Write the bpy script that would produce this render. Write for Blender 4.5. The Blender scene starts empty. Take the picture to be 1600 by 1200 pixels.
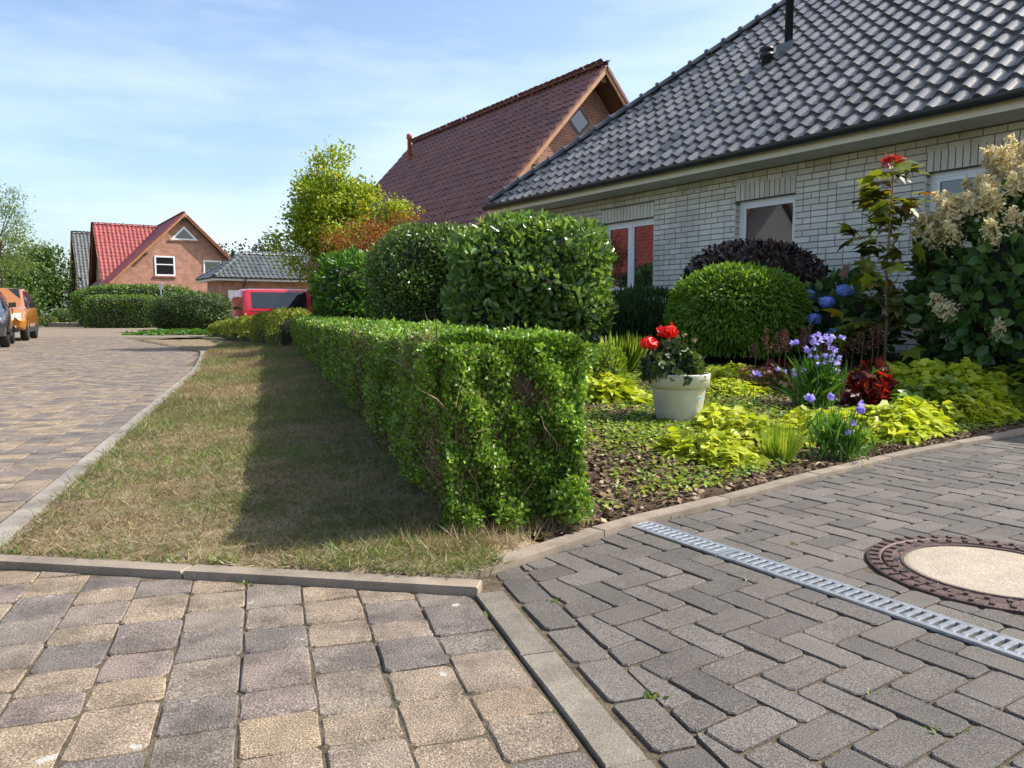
import bpy, bmesh, math, random
import numpy as np
from mathutils import Vector, Matrix

random.seed(11)
rng = np.random.default_rng(11)
R = math.radians
scene = bpy.context.scene
COL = scene.collection

# ------------------------------------------------------------------ camera
cam_d = bpy.data.cameras.new('camera')
cam_d.lens = 27.0
cam_d.sensor_width = 36.0
cam_d.clip_start = 0.05
cam_d.clip_end = 2000
cam = bpy.data.objects.new('camera', cam_d)
COL.objects.link(cam)
cam.location = (0, 0, 0.85)
cam.rotation_euler = (R(90 - 5.24), 0, 0)
scene.camera = cam

# ------------------------------------------------------------------ sky, sun, exposure
SUN_AZ = 80.0      # degrees from +Y towards +X
SUN_EL = 44.0
world = bpy.data.worlds.new('World')
scene.world = world
world.use_nodes = True
wn, wl = world.node_tree.nodes, world.node_tree.links
wn.clear()
w_out = wn.new('ShaderNodeOutputWorld')
w_bg = wn.new('ShaderNodeBackground')
w_bg.inputs['Strength'].default_value = 0.135
sky = wn.new('ShaderNodeTexSky')
sky.sky_type = 'NISHITA'
sky.sun_disc = False
sky.sun_elevation = R(SUN_EL)
sky.sun_rotation = R(SUN_AZ)
sky.altitude = 50
sky.air_density = 1.0
sky.dust_density = 2.2
sky.ozone_density = 1.6
w_tc = wn.new('ShaderNodeTexCoord')
w_map = wn.new('ShaderNodeMapping')
w_map.inputs['Scale'].default_value = (1.0, 1.0, 4.5)
w_noise = wn.new('ShaderNodeTexNoise')
w_noise.inputs['Scale'].default_value = 2.2
w_noise.inputs['Detail'].default_value = 6
w_noise.inputs['Roughness'].default_value = 0.55
w_ramp = wn.new('ShaderNodeValToRGB')
w_ramp.color_ramp.elements[0].position = 0.42
w_ramp.color_ramp.elements[0].color = (0, 0, 0, 1)
w_ramp.color_ramp.elements[1].position = 0.80
w_ramp.color_ramp.elements[1].color = (0.30, 0.30, 0.30, 1)
w_mix = wn.new('ShaderNodeMixRGB')
w_mix.inputs['Color2'].default_value = (7.6, 8.0, 8.8, 1)
wl.new(w_tc.outputs['Generated'], w_map.inputs['Vector'])
wl.new(w_map.outputs['Vector'], w_noise.inputs['Vector'])
wl.new(w_noise.outputs['Fac'], w_ramp.inputs['Fac'])
wl.new(w_ramp.outputs['Color'], w_mix.inputs['Fac'])
wl.new(sky.outputs['Color'], w_mix.inputs['Color1'])
wl.new(w_mix.outputs['Color'], w_bg.inputs['Color'])
wl.new(w_bg.outputs['Background'], w_out.inputs['Surface'])

sun_d = bpy.data.lights.new('sun', 'SUN')
sun_d.energy = 4.2
sun_d.angle = R(0.5)
sun_d.color = (1.0, 0.95, 0.87)
sun = bpy.data.objects.new('sun', sun_d)
COL.objects.link(sun)
sdir = Vector((math.sin(R(SUN_AZ)) * math.cos(R(SUN_EL)), math.cos(R(SUN_AZ)) * math.cos(R(SUN_EL)), math.sin(R(SUN_EL))))
sun.rotation_euler = sdir.to_track_quat('Z', 'Y').to_euler()
sun.location = (20, 10, 30)

scene.view_settings.view_transform = 'Standard'
scene.view_settings.look = 'None'
scene.view_settings.gamma = 1
scene.view_settings.exposure = 0.92
scene.view_settings.use_curve_mapping = False

# ------------------------------------------------------------------ layout constants (metres)
P0 = np.array((-.26, 2.83)); D = np.array((-.308, .951)); PQ = np.array((.951, .308))   # hedge / road axes
W0 = np.array((4.16, 10.3)); E2 = np.array((.555, -.832)); IN = np.array((.832, .555))     # house axes
HROT = math.atan2(-.832, .555)
EDGE = [(-.25, 2.33), (.47, 3.05), (.88, 3.36), (1.5, 3.90), (2.32, 4.54), (3.69, 5.48), (6, 6.95), (9, 8.9)]

def seg_dist(x, y, a, b):
    ax, ay = a; bx, by = b
    t = ((x - ax) * (bx - ax) + (y - ay) * (by - ay)) / ((bx - ax) ** 2 + (by - ay) ** 2)
    t = np.clip(t, 0, 1)
    return np.hypot(x - ax - t * (bx - ax), y - ay - t * (by - ay))

def edge_dist(x, y):
    return np.min([seg_dist(x, y, EDGE[i], EDGE[i + 1]) for i in range(len(EDGE) - 1)], axis=0)

def smooth(a, b, v):
    t = np.clip((v - a) / (b - a), 0, 1)
    return t * t * (3 - 2 * t)

def tq(x, y):
    return (x - P0[0]) * D[0] + (y - P0[1]) * D[1], (x - P0[0]) * PQ[0] + (y - P0[1]) * PQ[1]

def gz(x, y):
    """height of the planted ground (verge and garden bed)"""
    x = np.asarray(x, float); y = np.asarray(y, float)
    t, q = tq(x, y)
    de = edge_dist(x, y)
    r = np.maximum(-((x - W0[0]) * IN[0] + (y - W0[1]) * IN[1]), 0)
    bed = np.minimum(.36, .36 * 1.35 * de / (de + r + 1e-6)) + .012
    bank = .02 + (.015 + .085 * smooth(.5, 6, t)) * smooth(-1.5, -.05, q)
    k = smooth(-.1, .9, q)
    return bank * (1 - k) + bed * k

def gzf(x, y):
    return float(gz(x, y))

# ------------------------------------------------------------------ object helpers
def new_obj(name, me, mat=None, parent=None):
    o = bpy.data.objects.new(name, me)
    COL.objects.link(o)
    if parent is not None:
        o.parent = parent
    if mat is not None and me is not None and len(me.materials) == 0:
        me.materials.append(mat)
    return o

def tag(o, label=None, cat=None, group=None, kind=None):
    if label: o['label'] = label
    if cat: o['category'] = cat
    if group: o['group'] = group
    if kind: o['kind'] = kind
    return o

def thing(name, label, cat, loc=(0, 0, 0), rz=0.0, group=None):
    o = bpy.data.objects.new(name, None)
    COL.objects.link(o)
    o.empty_display_size = .2
    o.location = (loc[0], loc[1], loc[2] if len(loc) > 2 else 0)
    o.rotation_euler = (0, 0, rz)
    return tag(o, label, cat, group)

class MB:
    """collects geometry for one mesh"""
    def __init__(s):
        s.v = []; s.f = []
    def add(s, vs, fs):
        n = len(s.v)
        s.v.extend([tuple(p) for p in vs])
        s.f.extend([tuple(i + n for i in f) for f in fs])
        return s
    def box(s, x0, x1, y0, y1, z0, z1, M=None):
        vs = [(x0, y0, z0), (x1, y0, z0), (x1, y1, z0), (x0, y1, z0), (x0, y0, z1), (x1, y0, z1), (x1, y1, z1), (x0, y1, z1)]
        if M is not None: vs = [tuple(M @ Vector(p)) for p in vs]
        return s.add(vs, [(0, 3, 2, 1), (4, 5, 6, 7), (0, 1, 5, 4), (1, 2, 6, 5), (2, 3, 7, 6), (3, 0, 4, 7)])
    def tube(s, pts, rad, n=6, cap=True):
        pts = [Vector(p) for p in pts]
        rings = []
        for i, p in enumerate(pts):
            d = (pts[min(i + 1, len(pts) - 1)] - pts[max(i - 1, 0)]).normalized()
            a = d.orthogonal().normalized() if abs(d.z) > .95 else d.cross(Vector((0, 0, 1))).normalized()
            b = d.cross(a).normalized()
            r = rad[i] if hasattr(rad, '__len__') else rad
            rings.append([p + (a * math.cos(2 * math.pi * k / n) + b * math.sin(2 * math.pi * k / n)) * r for k in range(n)])
        vs = [q for rg in rings for q in rg]
        fs = []
        for i in range(len(pts) - 1):
            for k in range(n):
                fs.append((i * n + k, i * n + (k + 1) % n, (i + 1) * n + (k + 1) % n, (i + 1) * n + k))
        if cap:
            fs.append(tuple(range(n - 1, -1, -1))); fs.append(tuple((len(pts) - 1) * n + k for k in range(n)))
        return s.add(vs, fs)
    def lathe(s, prof, n=32, c=(0, 0, 0)):
        vs = [(c[0] + r * math.cos(2 * math.pi * k / n), c[1] + r * math.sin(2 * math.pi * k / n), c[2] + z) for r, z in prof for k in range(n)]
        fs = [(i * n + k, i * n + (k + 1) % n, (i + 1) * n + (k + 1) % n, (i + 1) * n + k) for i in range(len(prof) - 1) for k in range(n)]
        return s.add(vs, fs)
    def prism(s, poly, z0, z1):
        """poly: 2-D outline, extruded in z"""
        n = len(poly)
        vs = [(p[0], p[1], z0) for p in poly] + [(p[0], p[1], z1) for p in poly]
        return s.add(vs, [tuple(range(n - 1, -1, -1)), tuple(range(n, 2 * n))] + [(k, (k + 1) % n, n + (k + 1) % n, n + k) for k in range(n)])
    def mesh(s, name, smooth_=False):
        me = bpy.data.meshes.new(name)
        me.from_pydata(s.v, [], s.f)
        if smooth_:
            me.polygons.foreach_set('use_smooth', [True] * len(me.polygons))
        me.update()
        return me
    def build(s, name, mat=None, parent=None, smooth_=False):
        return new_obj(name, s.mesh(name, smooth_), mat, parent)

def fast_mesh(name, V, F):
    """V (n,3) array, F list of (m,k) index arrays"""
    me = bpy.data.meshes.new(name)
    V = np.asarray(V, np.float32)
    me.vertices.add(len(V)); me.vertices.foreach_set('co', V.ravel())
    loops = np.concatenate([f.ravel() for f in F]).astype(np.int32)
    tot = np.concatenate([np.full(len(f), f.shape[1]) for f in F]).astype(np.int32)
    st = np.concatenate([[0], np.cumsum(tot)[:-1]]).astype(np.int32)
    me.loops.add(len(loops)); me.loops.foreach_set('vertex_index', loops)
    me.polygons.add(len(tot)); me.polygons.foreach_set('loop_start', st)
    me.update(calc_edges=True)
    return me

def norm(a):
    return a / (np.linalg.norm(a, axis=1, keepdims=True) + 1e-9)

TMPL = {
    'diamond': (np.array([(0, 0, 0), (.32, .45, .10), (0, 1, 0), (-.32, .45, .10)]), [np.array([[0, 1, 2], [0, 2, 3]])]),
    'oval': (np.array([(0, 0, 0), (.24, .25, .07), (.27, .62, .08), (0, 1, -.06), (-.27, .62, .08), (-.24, .25, .07)]), [np.array([[0, 1, 2, 3], [0, 3, 4, 5]])]),
    'long': (np.array([(0, 0, 0), (.15, .3, .05), (.13, .7, .04), (0, 1, -.08), (-.13, .7, .04), (-.15, .3, .05)]), [np.array([[0, 1, 2, 3], [0, 3, 4, 5]])]),
    'heart': (np.array([(0, .08, 0), (.34, .02, .08), (.44, .42, .10), (0, 1, -.08), (-.44, .42, .10), (-.34, .02, .08)]), [np.array([[0, 1, 2, 3], [0, 3, 4, 5]])]),
    'blade': (np.array([(-.03, 0, 0), (.03, 0, 0), (.025, .55, .06), (-.025, .55, .06), (0, 1, -.08)]), [np.array([[0, 1, 2, 3]]), np.array([[3, 2, 4]])]),
    'tri': (np.array([(-.05, 0, 0), (.05, 0, 0), (0, 1, .1)]), [np.array([[0, 1, 2]])]),
    'chip': (np.array([(-.5, -.25, 0), (.45, -.3, .04), (.5, .22, 0), (-.4, .3, .06)]), [np.array([[0, 1, 2, 3]])]),
    'maple': (np.array([(0, 0, 0), (.22, .02, .03), (.55, .0, -.04), (.34, .26, .05), (.62, .55, -.06), (.26, .56, .05), (0, 1.0, -.10), (-.26, .56, .05), (-.62, .55, -.06), (-.34, .26, .05), (-.55, .0, -.04), (-.22, .02, .03)]),
              [np.array([[0, 1, 3], [1, 2, 3], [0, 3, 5], [3, 4, 5], [0, 5, 6], [0, 6, 7], [0, 7, 9], [7, 8, 9], [0, 9, 11], [9, 10, 11]])]),
    'bell': (np.array([(0, 0, 0), (.28, .7, .28), (.45, 1, .0), (.28, .7, -.28), (0, 1, -.45), (-.28, .7, -.28), (-.45, 1, 0), (-.28, .7, .28), (0, 1, .45)]), [np.array([[0, 8, 1], [0, 1, 2], [0, 2, 3], [0, 3, 4], [0, 4, 5], [0, 5, 6], [0, 6, 7], [0, 7, 8]])]),
}

def leaf_mesh(name, P, axis, hint, size, tmpl='diamond', wid=1.0):
    tv, tf = TMPL[tmpl]
    n = len(P); k = len(tv)
    a = norm(axis)
    s_ = norm(np.cross(a, hint + rng.normal(0, .05, hint.shape)))
    nn = np.cross(s_, a)
    size = np.broadcast_to(np.asarray(size, float), (n,))
    V = (P[:, None, :] + size[:, None, None] * (wid * tv[None, :, 0, None] * s_[:, None, :] + tv[None, :, 1, None] * a[:, None, :] + tv[None, :, 2, None] * nn[:, None, :]))
    off = (np.arange(n) * k)[:, None, None]
    F = [(f[None] + off).reshape(-1, f.shape[1]) for f in tf]
    return fast_mesh(name, V.reshape(-1, 3), F)

CAM = np.array((0., 0., .85))
def leaf_parts(parent, name, P, axis, hint, size, tmpl, wid, mat, singles=0, part='leaf'):
    """the leaves that show largest become parts of their own, the rest one joined part"""
    n = len(P); size = np.broadcast_to(np.asarray(size, float), (n,)).copy()
    if singles == 0:
        return tag(new_obj(name, leaf_mesh(name, P, axis, hint, size, tmpl, wid), mat, parent), kind='stuff')
    org = np.array(parent.location); wp_ = P + org
    toc = CAM - wp_; d = np.linalg.norm(toc, axis=1)
    # nearer the viewer and farther out of the mass = shows larger
    cen = wp_.mean(0); outw = ((wp_ - cen) * (CAM - cen) / np.linalg.norm(CAM - cen)).sum(1) + .5 * (wp_[:, 2] - cen[2])
    order = np.argsort(-(size / d + .15 * outw / d)); sel = order[:singles]; rest_ = order[singles:]
    a = norm(axis); s_ = norm(np.cross(a, hint + rng.normal(0, .05, hint.shape))); nn = np.cross(s_, a)
    tv, tf = TMPL[tmpl]
    key = (tmpl, wid, mat.name)
    if key not in LEAFCACHE:
        me = fast_mesh(part, tv * np.array((wid, 1, 1)), tf); me.materials.append(mat); LEAFCACHE[key] = me
    me = LEAFCACHE[key]
    for i in sel:
        o = new_obj(part, me, None, parent); k = size[i]
        o.matrix_local = Matrix(((s_[i, 0] * k, a[i, 0] * k, nn[i, 0] * k, P[i, 0]), (s_[i, 1] * k, a[i, 1] * k, nn[i, 1] * k, P[i, 1]), (s_[i, 2] * k, a[i, 2] * k, nn[i, 2] * k, P[i, 2]), (0, 0, 0, 1)))
    if len(rest_):
        return tag(new_obj(name, leaf_mesh(name, P[rest_], axis[rest_], hint[rest_], size[rest_], tmpl, wid), mat, parent), kind='stuff')
LEAFCACHE = {}

def rand_dir(n):
    return norm(rng.normal(size=(n, 3)))

def lumpf(d, amp, fr, ph):
    return 1 + amp * (np.sin(d[:, 0] * fr + ph) * np.sin(d[:, 1] * fr * 1.13 + ph * 2.1) + .6 * np.sin(d[:, 2] * fr * 1.7 + ph * .7 + d[:, 0] * fr * .8)) 

def blob(n, c, rad, e=2.4, lump=.06, fr=5., ph=0., lo=.86, hi=1.02, zmin=-1.0):
    """points in the outer shell of a lumpy super-ellipsoid, and outward directions"""
    d = rand_dir(int(n * (1.0 if zmin <= -1 else 2.2)))
    rr = (np.abs(d) ** e).sum(1) ** (-1 / e)
    u = d * rr[:, None]
    keep = u[:, 2] > zmin
    d, u = d[keep][:n], u[keep][:n]
    L = lumpf(d, lump, fr, ph) * rng.uniform(lo, hi, len(d)) 
    rad = np.asarray(rad)
    nr = norm(np.sign(u) * np.abs(u) ** (e - 1) / rad)
    return np.asarray(c) + u * L[:, None] * rad, nr

def blob_core(name, c, rad, e, lump, fr, ph, scale, mat, parent, zmin=-1.0):
    me_b = bmesh.new()
    bmesh.ops.create_icosphere(me_b, subdivisions=4, radius=1)
    d = np.array([v.co[:] for v in me_b.verts]); d = norm(d)
    u = d * ((np.abs(d) ** e).sum(1) ** (-1 / e))[:, None]
    u[:, 2] = np.maximum(u[:, 2], zmin)
    q = np.asarray(c) + u * (lumpf(d, lump, fr, ph) * scale)[:, None] * np.asarray(rad)
    for v, p in zip(me_b.verts, q): v.co = p
    me = bpy.data.meshes.new(name); me_b.to_mesh(me); me_b.free()
    return new_obj(name, me, mat, parent)

# ------------------------------------------------------------------ materials
def mat_new(name):
    m = bpy.data.materials.new(name); m.use_nodes = True
    nt = m.node_tree; nt.nodes.clear()
    out = nt.nodes.new('ShaderNodeOutputMaterial')
    return m, nt.nodes, nt.links, out

def ramp_node(nodes, stops, interp='LINEAR'):
    r = nodes.new('ShaderNodeValToRGB'); cr = r.color_ramp; cr.interpolation = interp
    while len(cr.elements) < len(stops): cr.elements.new(.5)
    for el, (p, c) in zip(cr.elements, stops):
        el.position = p; el.color = (*c, 1)
    return r

def plain(name, col, rough=.6, metal=0., spec=.5, var=.0, vscale=8., bump=0., bscale=60., coat=0.):
    m, n, l, out = mat_new(name)
    b = n.new('ShaderNodeBsdfPrincipled')
    b.inputs['Base Color'].default_value = (*col, 1); b.inputs['Roughness'].default_value = rough
    b.inputs['Metallic'].default_value = metal; b.inputs['Specular IOR Level'].default_value = spec
    if coat: b.inputs['Coat Weight'].default_value = coat; b.inputs['Coat Roughness'].default_value = .06
    l.new(b.outputs[0], out.inputs[0])
    tc = n.new('ShaderNodeTexCoord')
    if var > 0:
        t = n.new('ShaderNodeTexNoise'); t.inputs['Scale'].default_value = vscale; t.inputs['Detail'].default_value = 6
        l.new(tc.outputs['Object'], t.inputs['Vector'])
        r = ramp_node(n, [(.25, tuple(c * (1 - var) for c in col)), (.75, tuple(min(1, c * (1 + var)) for c in col))])
        l.new(t.outputs['Fac'], r.inputs['Fac']); l.new(r.outputs['Color'], b.inputs['Base Color'])
    if bump > 0:
        t2 = n.new('ShaderNodeTexNoise'); t2.inputs['Scale'].default_value = bscale; t2.inputs['Detail'].default_value = 5
        l.new(tc.outputs['Object'], t2.inputs['Vector'])
        bp = n.new('ShaderNodeBump'); bp.inputs['Strength'].default_value = bump; bp.inputs['Distance'].default_value = .01
        l.new(t2.outputs['Fac'], bp.inputs['Height']); l.new(bp.outputs['Normal'], b.inputs['Normal'])
    return m

def rnd_socket(n, l):
    """a random number for each separate piece, whether its own object or an island of one"""
    g = n.new('ShaderNodeNewGeometry'); o = n.new('ShaderNodeObjectInfo')
    a = n.new('ShaderNodeMath'); a.operation = 'ADD'
    l.new(g.outputs['Random Per Island'], a.inputs[0]); l.new(o.outputs['Random'], a.inputs[1])
    f = n.new('ShaderNodeMath'); f.operation = 'FRACT'; l.new(a.outputs[0], f.inputs[0])
    return f.outputs[0]

def pieces(name, stops, rough=.8, spec=.3, speck=.25, sscale=350., stain=.3, stscale=6., bump=.4, bscale=220., light=None, interp='LINEAR'):
    """stone-like pieces: own colour each, aggregate speckle, stains"""
    m, n, l, out = mat_new(name)
    b = n.new('ShaderNodeBsdfPrincipled'); b.inputs['Roughness'].default_value = rough; b.inputs['Specular IOR Level'].default_value = spec
    l.new(b.outputs[0], out.inputs[0])
    r = ramp_node(n, stops, interp); l.new(rnd_socket(n, l), r.inputs['Fac'])
    geo = n.new('ShaderNodeNewGeometry')
    t = n.new('ShaderNodeTexNoise'); t.inputs['Scale'].default_value = sscale; t.inputs['Detail'].default_value = 3
    l.new(geo.outputs['Position'], t.inputs['Vector'])
    r2 = ramp_node(n, [(.35, (1 - speck,) * 3), (.52, (1, 1, 1)), (.70, (1 + speck * 1.6,) * 3)]); l.new(t.outputs['Fac'], r2.inputs['Fac'])
    mx = n.new('ShaderNodeMixRGB'); mx.blend_type = 'MULTIPLY'; mx.inputs['Fac'].default_value = 1
    l.new(r.outputs['Color'], mx.inputs['Color1']); l.new(r2.outputs['Color'], mx.inputs['Color2'])
    t3 = n.new('ShaderNodeTexNoise'); t3.inputs['Scale'].default_value = stscale; t3.inputs['Detail'].default_value = 7; t3.inputs['Roughness'].default_value = .65
    l.new(geo.outputs['Position'], t3.inputs['Vector'])
    r3 = ramp_node(n, [(.3, (1 - stain,) * 3), (.6, (1 + stain * .35,) * 3)]); l.new(t3.outputs['Fac'], r3.inputs['Fac'])
    mx2 = n.new('ShaderNodeMixRGB'); mx2.blend_type = 'MULTIPLY'; mx2.inputs['Fac'].default_value = 1
    l.new(mx.outputs['Color'], mx2.inputs['Color1']); l.new(r3.outputs['Color'], mx2.inputs['Color2'])
    col = mx2.outputs['Color']
    if light is not None:      # pale lichen spots
        v = n.new('ShaderNodeTexNoise'); v.inputs['Scale'].default_value = 14; v.inputs['Detail'].default_value = 2
        l.new(geo.outputs['Position'], v.inputs['Vector'])
        r4 = ramp_node(n, [(.70, (0, 0, 0)), (.74, (.8, .8, .8))]); l.new(v.outputs['Fac'], r4.inputs['Fac'])
        m3 = n.new('ShaderNodeMixRGB'); m3.inputs['Color2'].default_value = (*light, 1)
        l.new(r4.outputs['Color'], m3.inputs['Fac']); l.new(col, m3.inputs['Color1']); col = m3.outputs['Color']
    l.new(col, b.inputs['Base Color'])
    if bump:
        bp = n.new('ShaderNodeBump'); bp.inputs['Strength'].default_value = bump; bp.inputs['Distance'].default_value = .004
        tb = n.new('ShaderNodeTexNoise'); tb.inputs['Scale'].default_value = bscale; tb.inputs['Detail'].default_value = 4
        l.new(geo.outputs['Position'], tb.inputs['Vector']); l.new(tb.outputs['Fac'], bp.inputs['Height']); l.new(bp.outputs['Normal'], b.inputs['Normal'])
    return m

def leafmat(name, stops, trans=.35, rough=.45, spec=.4, tint=(1.25, 1.2, .55), patch=.25, pscale=2.5):
    m, n, l, out = mat_new(name)
    g = n.new('ShaderNodeNewGeometry')
    r = ramp_node(n, stops); l.new(rnd_socket(n, l), r.inputs['Fac'])
    t = n.new('ShaderNodeTexNoise'); t.inputs['Scale'].default_value = pscale; t.inputs['Detail'].default_value = 4
    l.new(g.outputs['Position'], t.inputs['Vector'])
    r2 = ramp_node(n, [(.3, (1 - patch,) * 3), (.7, (1 + patch,) * 3)]); l.new(t.outputs['Fac'], r2.inputs['Fac'])
    mx = n.new('ShaderNodeMixRGB'); mx.blend_type = 'MULTIPLY'; mx.inputs['Fac'].default_value = 1
    l.new(r.outputs['Color'], mx.inputs['Color1']); l.new(r2.outputs['Color'], mx.inputs['Color2'])
    b = n.new('ShaderNodeBsdfPrincipled'); b.inputs['Roughness'].default_value = rough; b.inputs['Specular IOR Level'].default_value = spec
    l.new(mx.outputs['Color'], b.inputs['Base Color'])
    tr = n.new('ShaderNodeBsdfTranslucent')
    mt = n.new('ShaderNodeMixRGB'); mt.blend_type = 'MULTIPLY'; mt.inputs['Fac'].default_value = 1; mt.inputs['Color2'].default_value = (*tint, 1)
    l.new(mx.outputs['Color'], mt.inputs['Color1']); l.new(mt.outputs['Color'], tr.inputs['Color'])
    ms = n.new('ShaderNodeMixShader'); ms.inputs['Fac'].default_value = trans
    l.new(b.outputs[0], ms.inputs[1]); l.new(tr.outputs[0], ms.inputs[2]); l.new(ms.outputs[0], out.inputs[0])
    return m

def ground(name, cols, scales=(1.2, 9., 60.), rough=.95, bump=.6):
    """soil-like sheet: three noise octaves choose between the colours"""
    m, n, l, out = mat_new(name)
    g = n.new('ShaderNodeNewGeometry')
    b = n.new('ShaderNodeBsdfPrincipled'); b.inputs['Roughness'].default_value = rough; b.inputs['Specular IOR Level'].default_value = .15
    l.new(b.outputs[0], out.inputs[0])
    prev = None
    for i, sc in enumerate(scales):
        t = n.new('ShaderNodeTexNoise'); t.inputs['Scale'].default_value = sc; t.inputs['Detail'].default_value = 6; t.inputs['Roughness'].default_value = .65
        l.new(g.outputs['Position'], t.inputs['Vector'])
        if prev is None:
            r = ramp_node(n, [(.36, cols[0]), (.52, cols[1]), (.66, cols[2])]); l.new(t.outputs['Fac'], r.inputs['Fac']); prev = r.outputs['Color']
        else:
            r = ramp_node(n, [(.32, (.62,) * 3), (.68, (1.35,) * 3)]); l.new(t.outputs['Fac'], r.inputs['Fac'])
            mx = n.new('ShaderNodeMixRGB'); mx.blend_type = 'MULTIPLY'; mx.inputs['Fac'].default_value = 1
            l.new(prev, mx.inputs['Color1']); l.new(r.outputs['Color'], mx.inputs['Color2']); prev = mx.outputs['Color']
    l.new(prev, b.inputs['Base Color'])
    bp = n.new('ShaderNodeBump'); bp.inputs['Strength'].default_value = bump; bp.inputs['Distance'].default_value = .02
    l.new(t.outputs['Fac'], bp.inputs['Height']); l.new(bp.outputs['Normal'], b.inputs['Normal'])
    return m

def glassmat(name, col=(.012, .015, .018), ior=1.9, rough=.02):
    m, n, l, out = mat_new(name)
    b = n.new('ShaderNodeBsdfPrincipled'); b.inputs['Base Color'].default_value = (*col, 1); b.inputs['Roughness'].default_value = rough
    b.inputs['IOR'].default_value = ior
    l.new(b.outputs[0], out.inputs[0]); return m

def brickwall(name, c1, c2, mortar, rot=0., bw=.25, rh=.0833, ms=.012):
    """brick courses too fine to pick apart singly"""
    m, n, l, out = mat_new(name)
    b = n.new('ShaderNodeBsdfPrincipled'); b.inputs['Roughness'].default_value = .85
    l.new(b.outputs[0], out.inputs[0])
    tc = n.new('ShaderNodeTexCoord'); sp = n.new('ShaderNodeSeparateXYZ'); l.new(tc.outputs['Object'], sp.inputs[0])
    ad = n.new('ShaderNodeMath'); ad.operation = 'ADD'; l.new(sp.outputs['X'], ad.inputs[0]); l.new(sp.outputs['Y'], ad.inputs[1])
    cb = n.new('ShaderNodeCombineXYZ'); l.new(ad.outputs[0], cb.inputs['X']); l.new(sp.outputs['Z'], cb.inputs['Y'])
    t = n.new('ShaderNodeTexBrick'); t.inputs['Scale'].default_value = 1; t.inputs['Brick Width'].default_value = bw; t.inputs['Row Height'].default_value = rh
    t.inputs['Mortar Size'].default_value = ms; t.inputs['Color1'].default_value = (*c1, 1); t.inputs['Color2'].default_value = (*c2, 1); t.inputs['Mortar'].default_value = (*mortar, 1)
    l.new(cb.outputs[0], t.inputs['Vector'])
    nz = n.new('ShaderNodeTexNoise'); nz.inputs['Scale'].default_value = 3; nz.inputs['Detail'].default_value = 6; l.new(tc.outputs['Object'], nz.inputs['Vector'])
    r = ramp_node(n, [(.3, (.75,) * 3), (.7, (1.2,) * 3)]); l.new(nz.outputs['Fac'], r.inputs['Fac'])
    mx = n.new('ShaderNodeMixRGB'); mx.blend_type = 'MULTIPLY'; mx.inputs['Fac'].default_value = 1
    l.new(t.outputs['Color'], mx.inputs['Color1']); l.new(r.outputs['Color'], mx.inputs['Color2']); l.new(mx.outputs['Color'], b.inputs['Base Color'])
    bp = n.new('ShaderNodeBump'); bp.inputs['Strength'].default_value = .6; bp.inputs['Distance'].default_value = .008; bp.invert = True
    l.new(t.outputs['Fac'], bp.inputs['Height']); l.new(bp.outputs['Normal'], b.inputs['Normal'])
    return m

G = lambda *s: list(s)
M = {}
M['road_paver'] = pieces('road_paver', [(0, (.27, .205, .135)), (.16, (.235, .18, .125)), (.3, (.175, .145, .12)), (.42, (.135, .115, .10)), (.55, (.195, .15, .125)), (.66, (.15, .127, .11)), (.8, (.25, .19, .13)), (1, (.20, .16, .13))], speck=.5, sscale=240, stain=.5, stscale=7, bump=1.0, light=(.42, .40, .36))
M['drive_paver'] = pieces('drive_paver', [(0, (.086, .077, .068)), (.5, (.108, .096, .084)), (1, (.132, .117, .102))], speck=.6, sscale=330, stain=.22, stscale=3.5, light=None)
M['kerb'] = pieces('kerb', [(0, (.22, .195, .165)), (1, (.28, .25, .21))], speck=.25, stain=.35, stscale=5)
M['edging'] = pieces('edging', [(0, (.20, .165, .125)), (1, (.26, .21, .16))], speck=.25, stain=.35, stscale=6)
M['edge_stone'] = pieces('edge_stone', [(0, (.15, .13, .105)), (1, (.19, .165, .13))], speck=.35, stain=.4, stscale=5)
M['joint'] = ground('joint', [(.085, .066, .045), (.14, .11, .075), (.09, .088, .045)], scales=(5., 40., 200.))
M['far_paving'] = ground('far_paving', [(.17, .14, .11), (.22, .175, .125), (.19, .15, .12)], scales=(1.5, 6., 30.), bump=.1)
M['verge'] = ground('verge', [(.17, .125, .082), (.23, .175, .11), (.14, .135, .06)], scales=(1.1, 8., 90.))
M['soil'] = ground('soil', [(.06, .042, .028), (.10, .068, .045), (.075, .058, .03)], scales=(1.5, 14., 110.), bump=1.)
M['land'] = ground('land', [(.10, .10, .04), (.13, .12, .06), (.07, .09, .03)], scales=(.08, .8, 8.))
M['white_brick'] = pieces('white_brick', [(0, (.60, .56, .48)), (.5, (.67, .63, .55)), (1, (.73, .69, .61))], speck=.12, sscale=120, stain=.22, stscale=1.4, bump=.3, bscale=90)
M['dark_mortar'] = plain('dark_mortar', (.20, .185, .165), .9, var=.3, vscale=20)
M['tile_dark'] = pieces('tile_dark', [(0, (.115, .11, .105)), (.5, (.15, .144, .138)), (.93, (.185, .175, .163)), (1, (.085, .085, .095))], rough=.27, spec=.7, speck=.2, sscale=60, stain=.45, stscale=1.3, bump=.15, bscale=70)
M['tile_hip'] = pieces('tile_hip', [(0, (.055, .056, .06)), (1, (.075, .076, .08))], rough=.4, spec=.5, speck=.1, sscale=60, stain=.25, stscale=2, bump=0)
M['tile_brown'] = pieces('tile_brown', [(0, (.155, .054, .036)), (1, (.205, .078, .05))], rough=.42, spec=.45, speck=.1, sscale=60, stain=.25, stscale=1, bump=0)
M['tile_red'] = pieces('tile_red', [(0, (.25, .05, .045)), (1, (.31, .07, .062))], rough=.5, spec=.5, speck=.05, sscale=30, stain=.15, stscale=1, bump=0)
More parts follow.
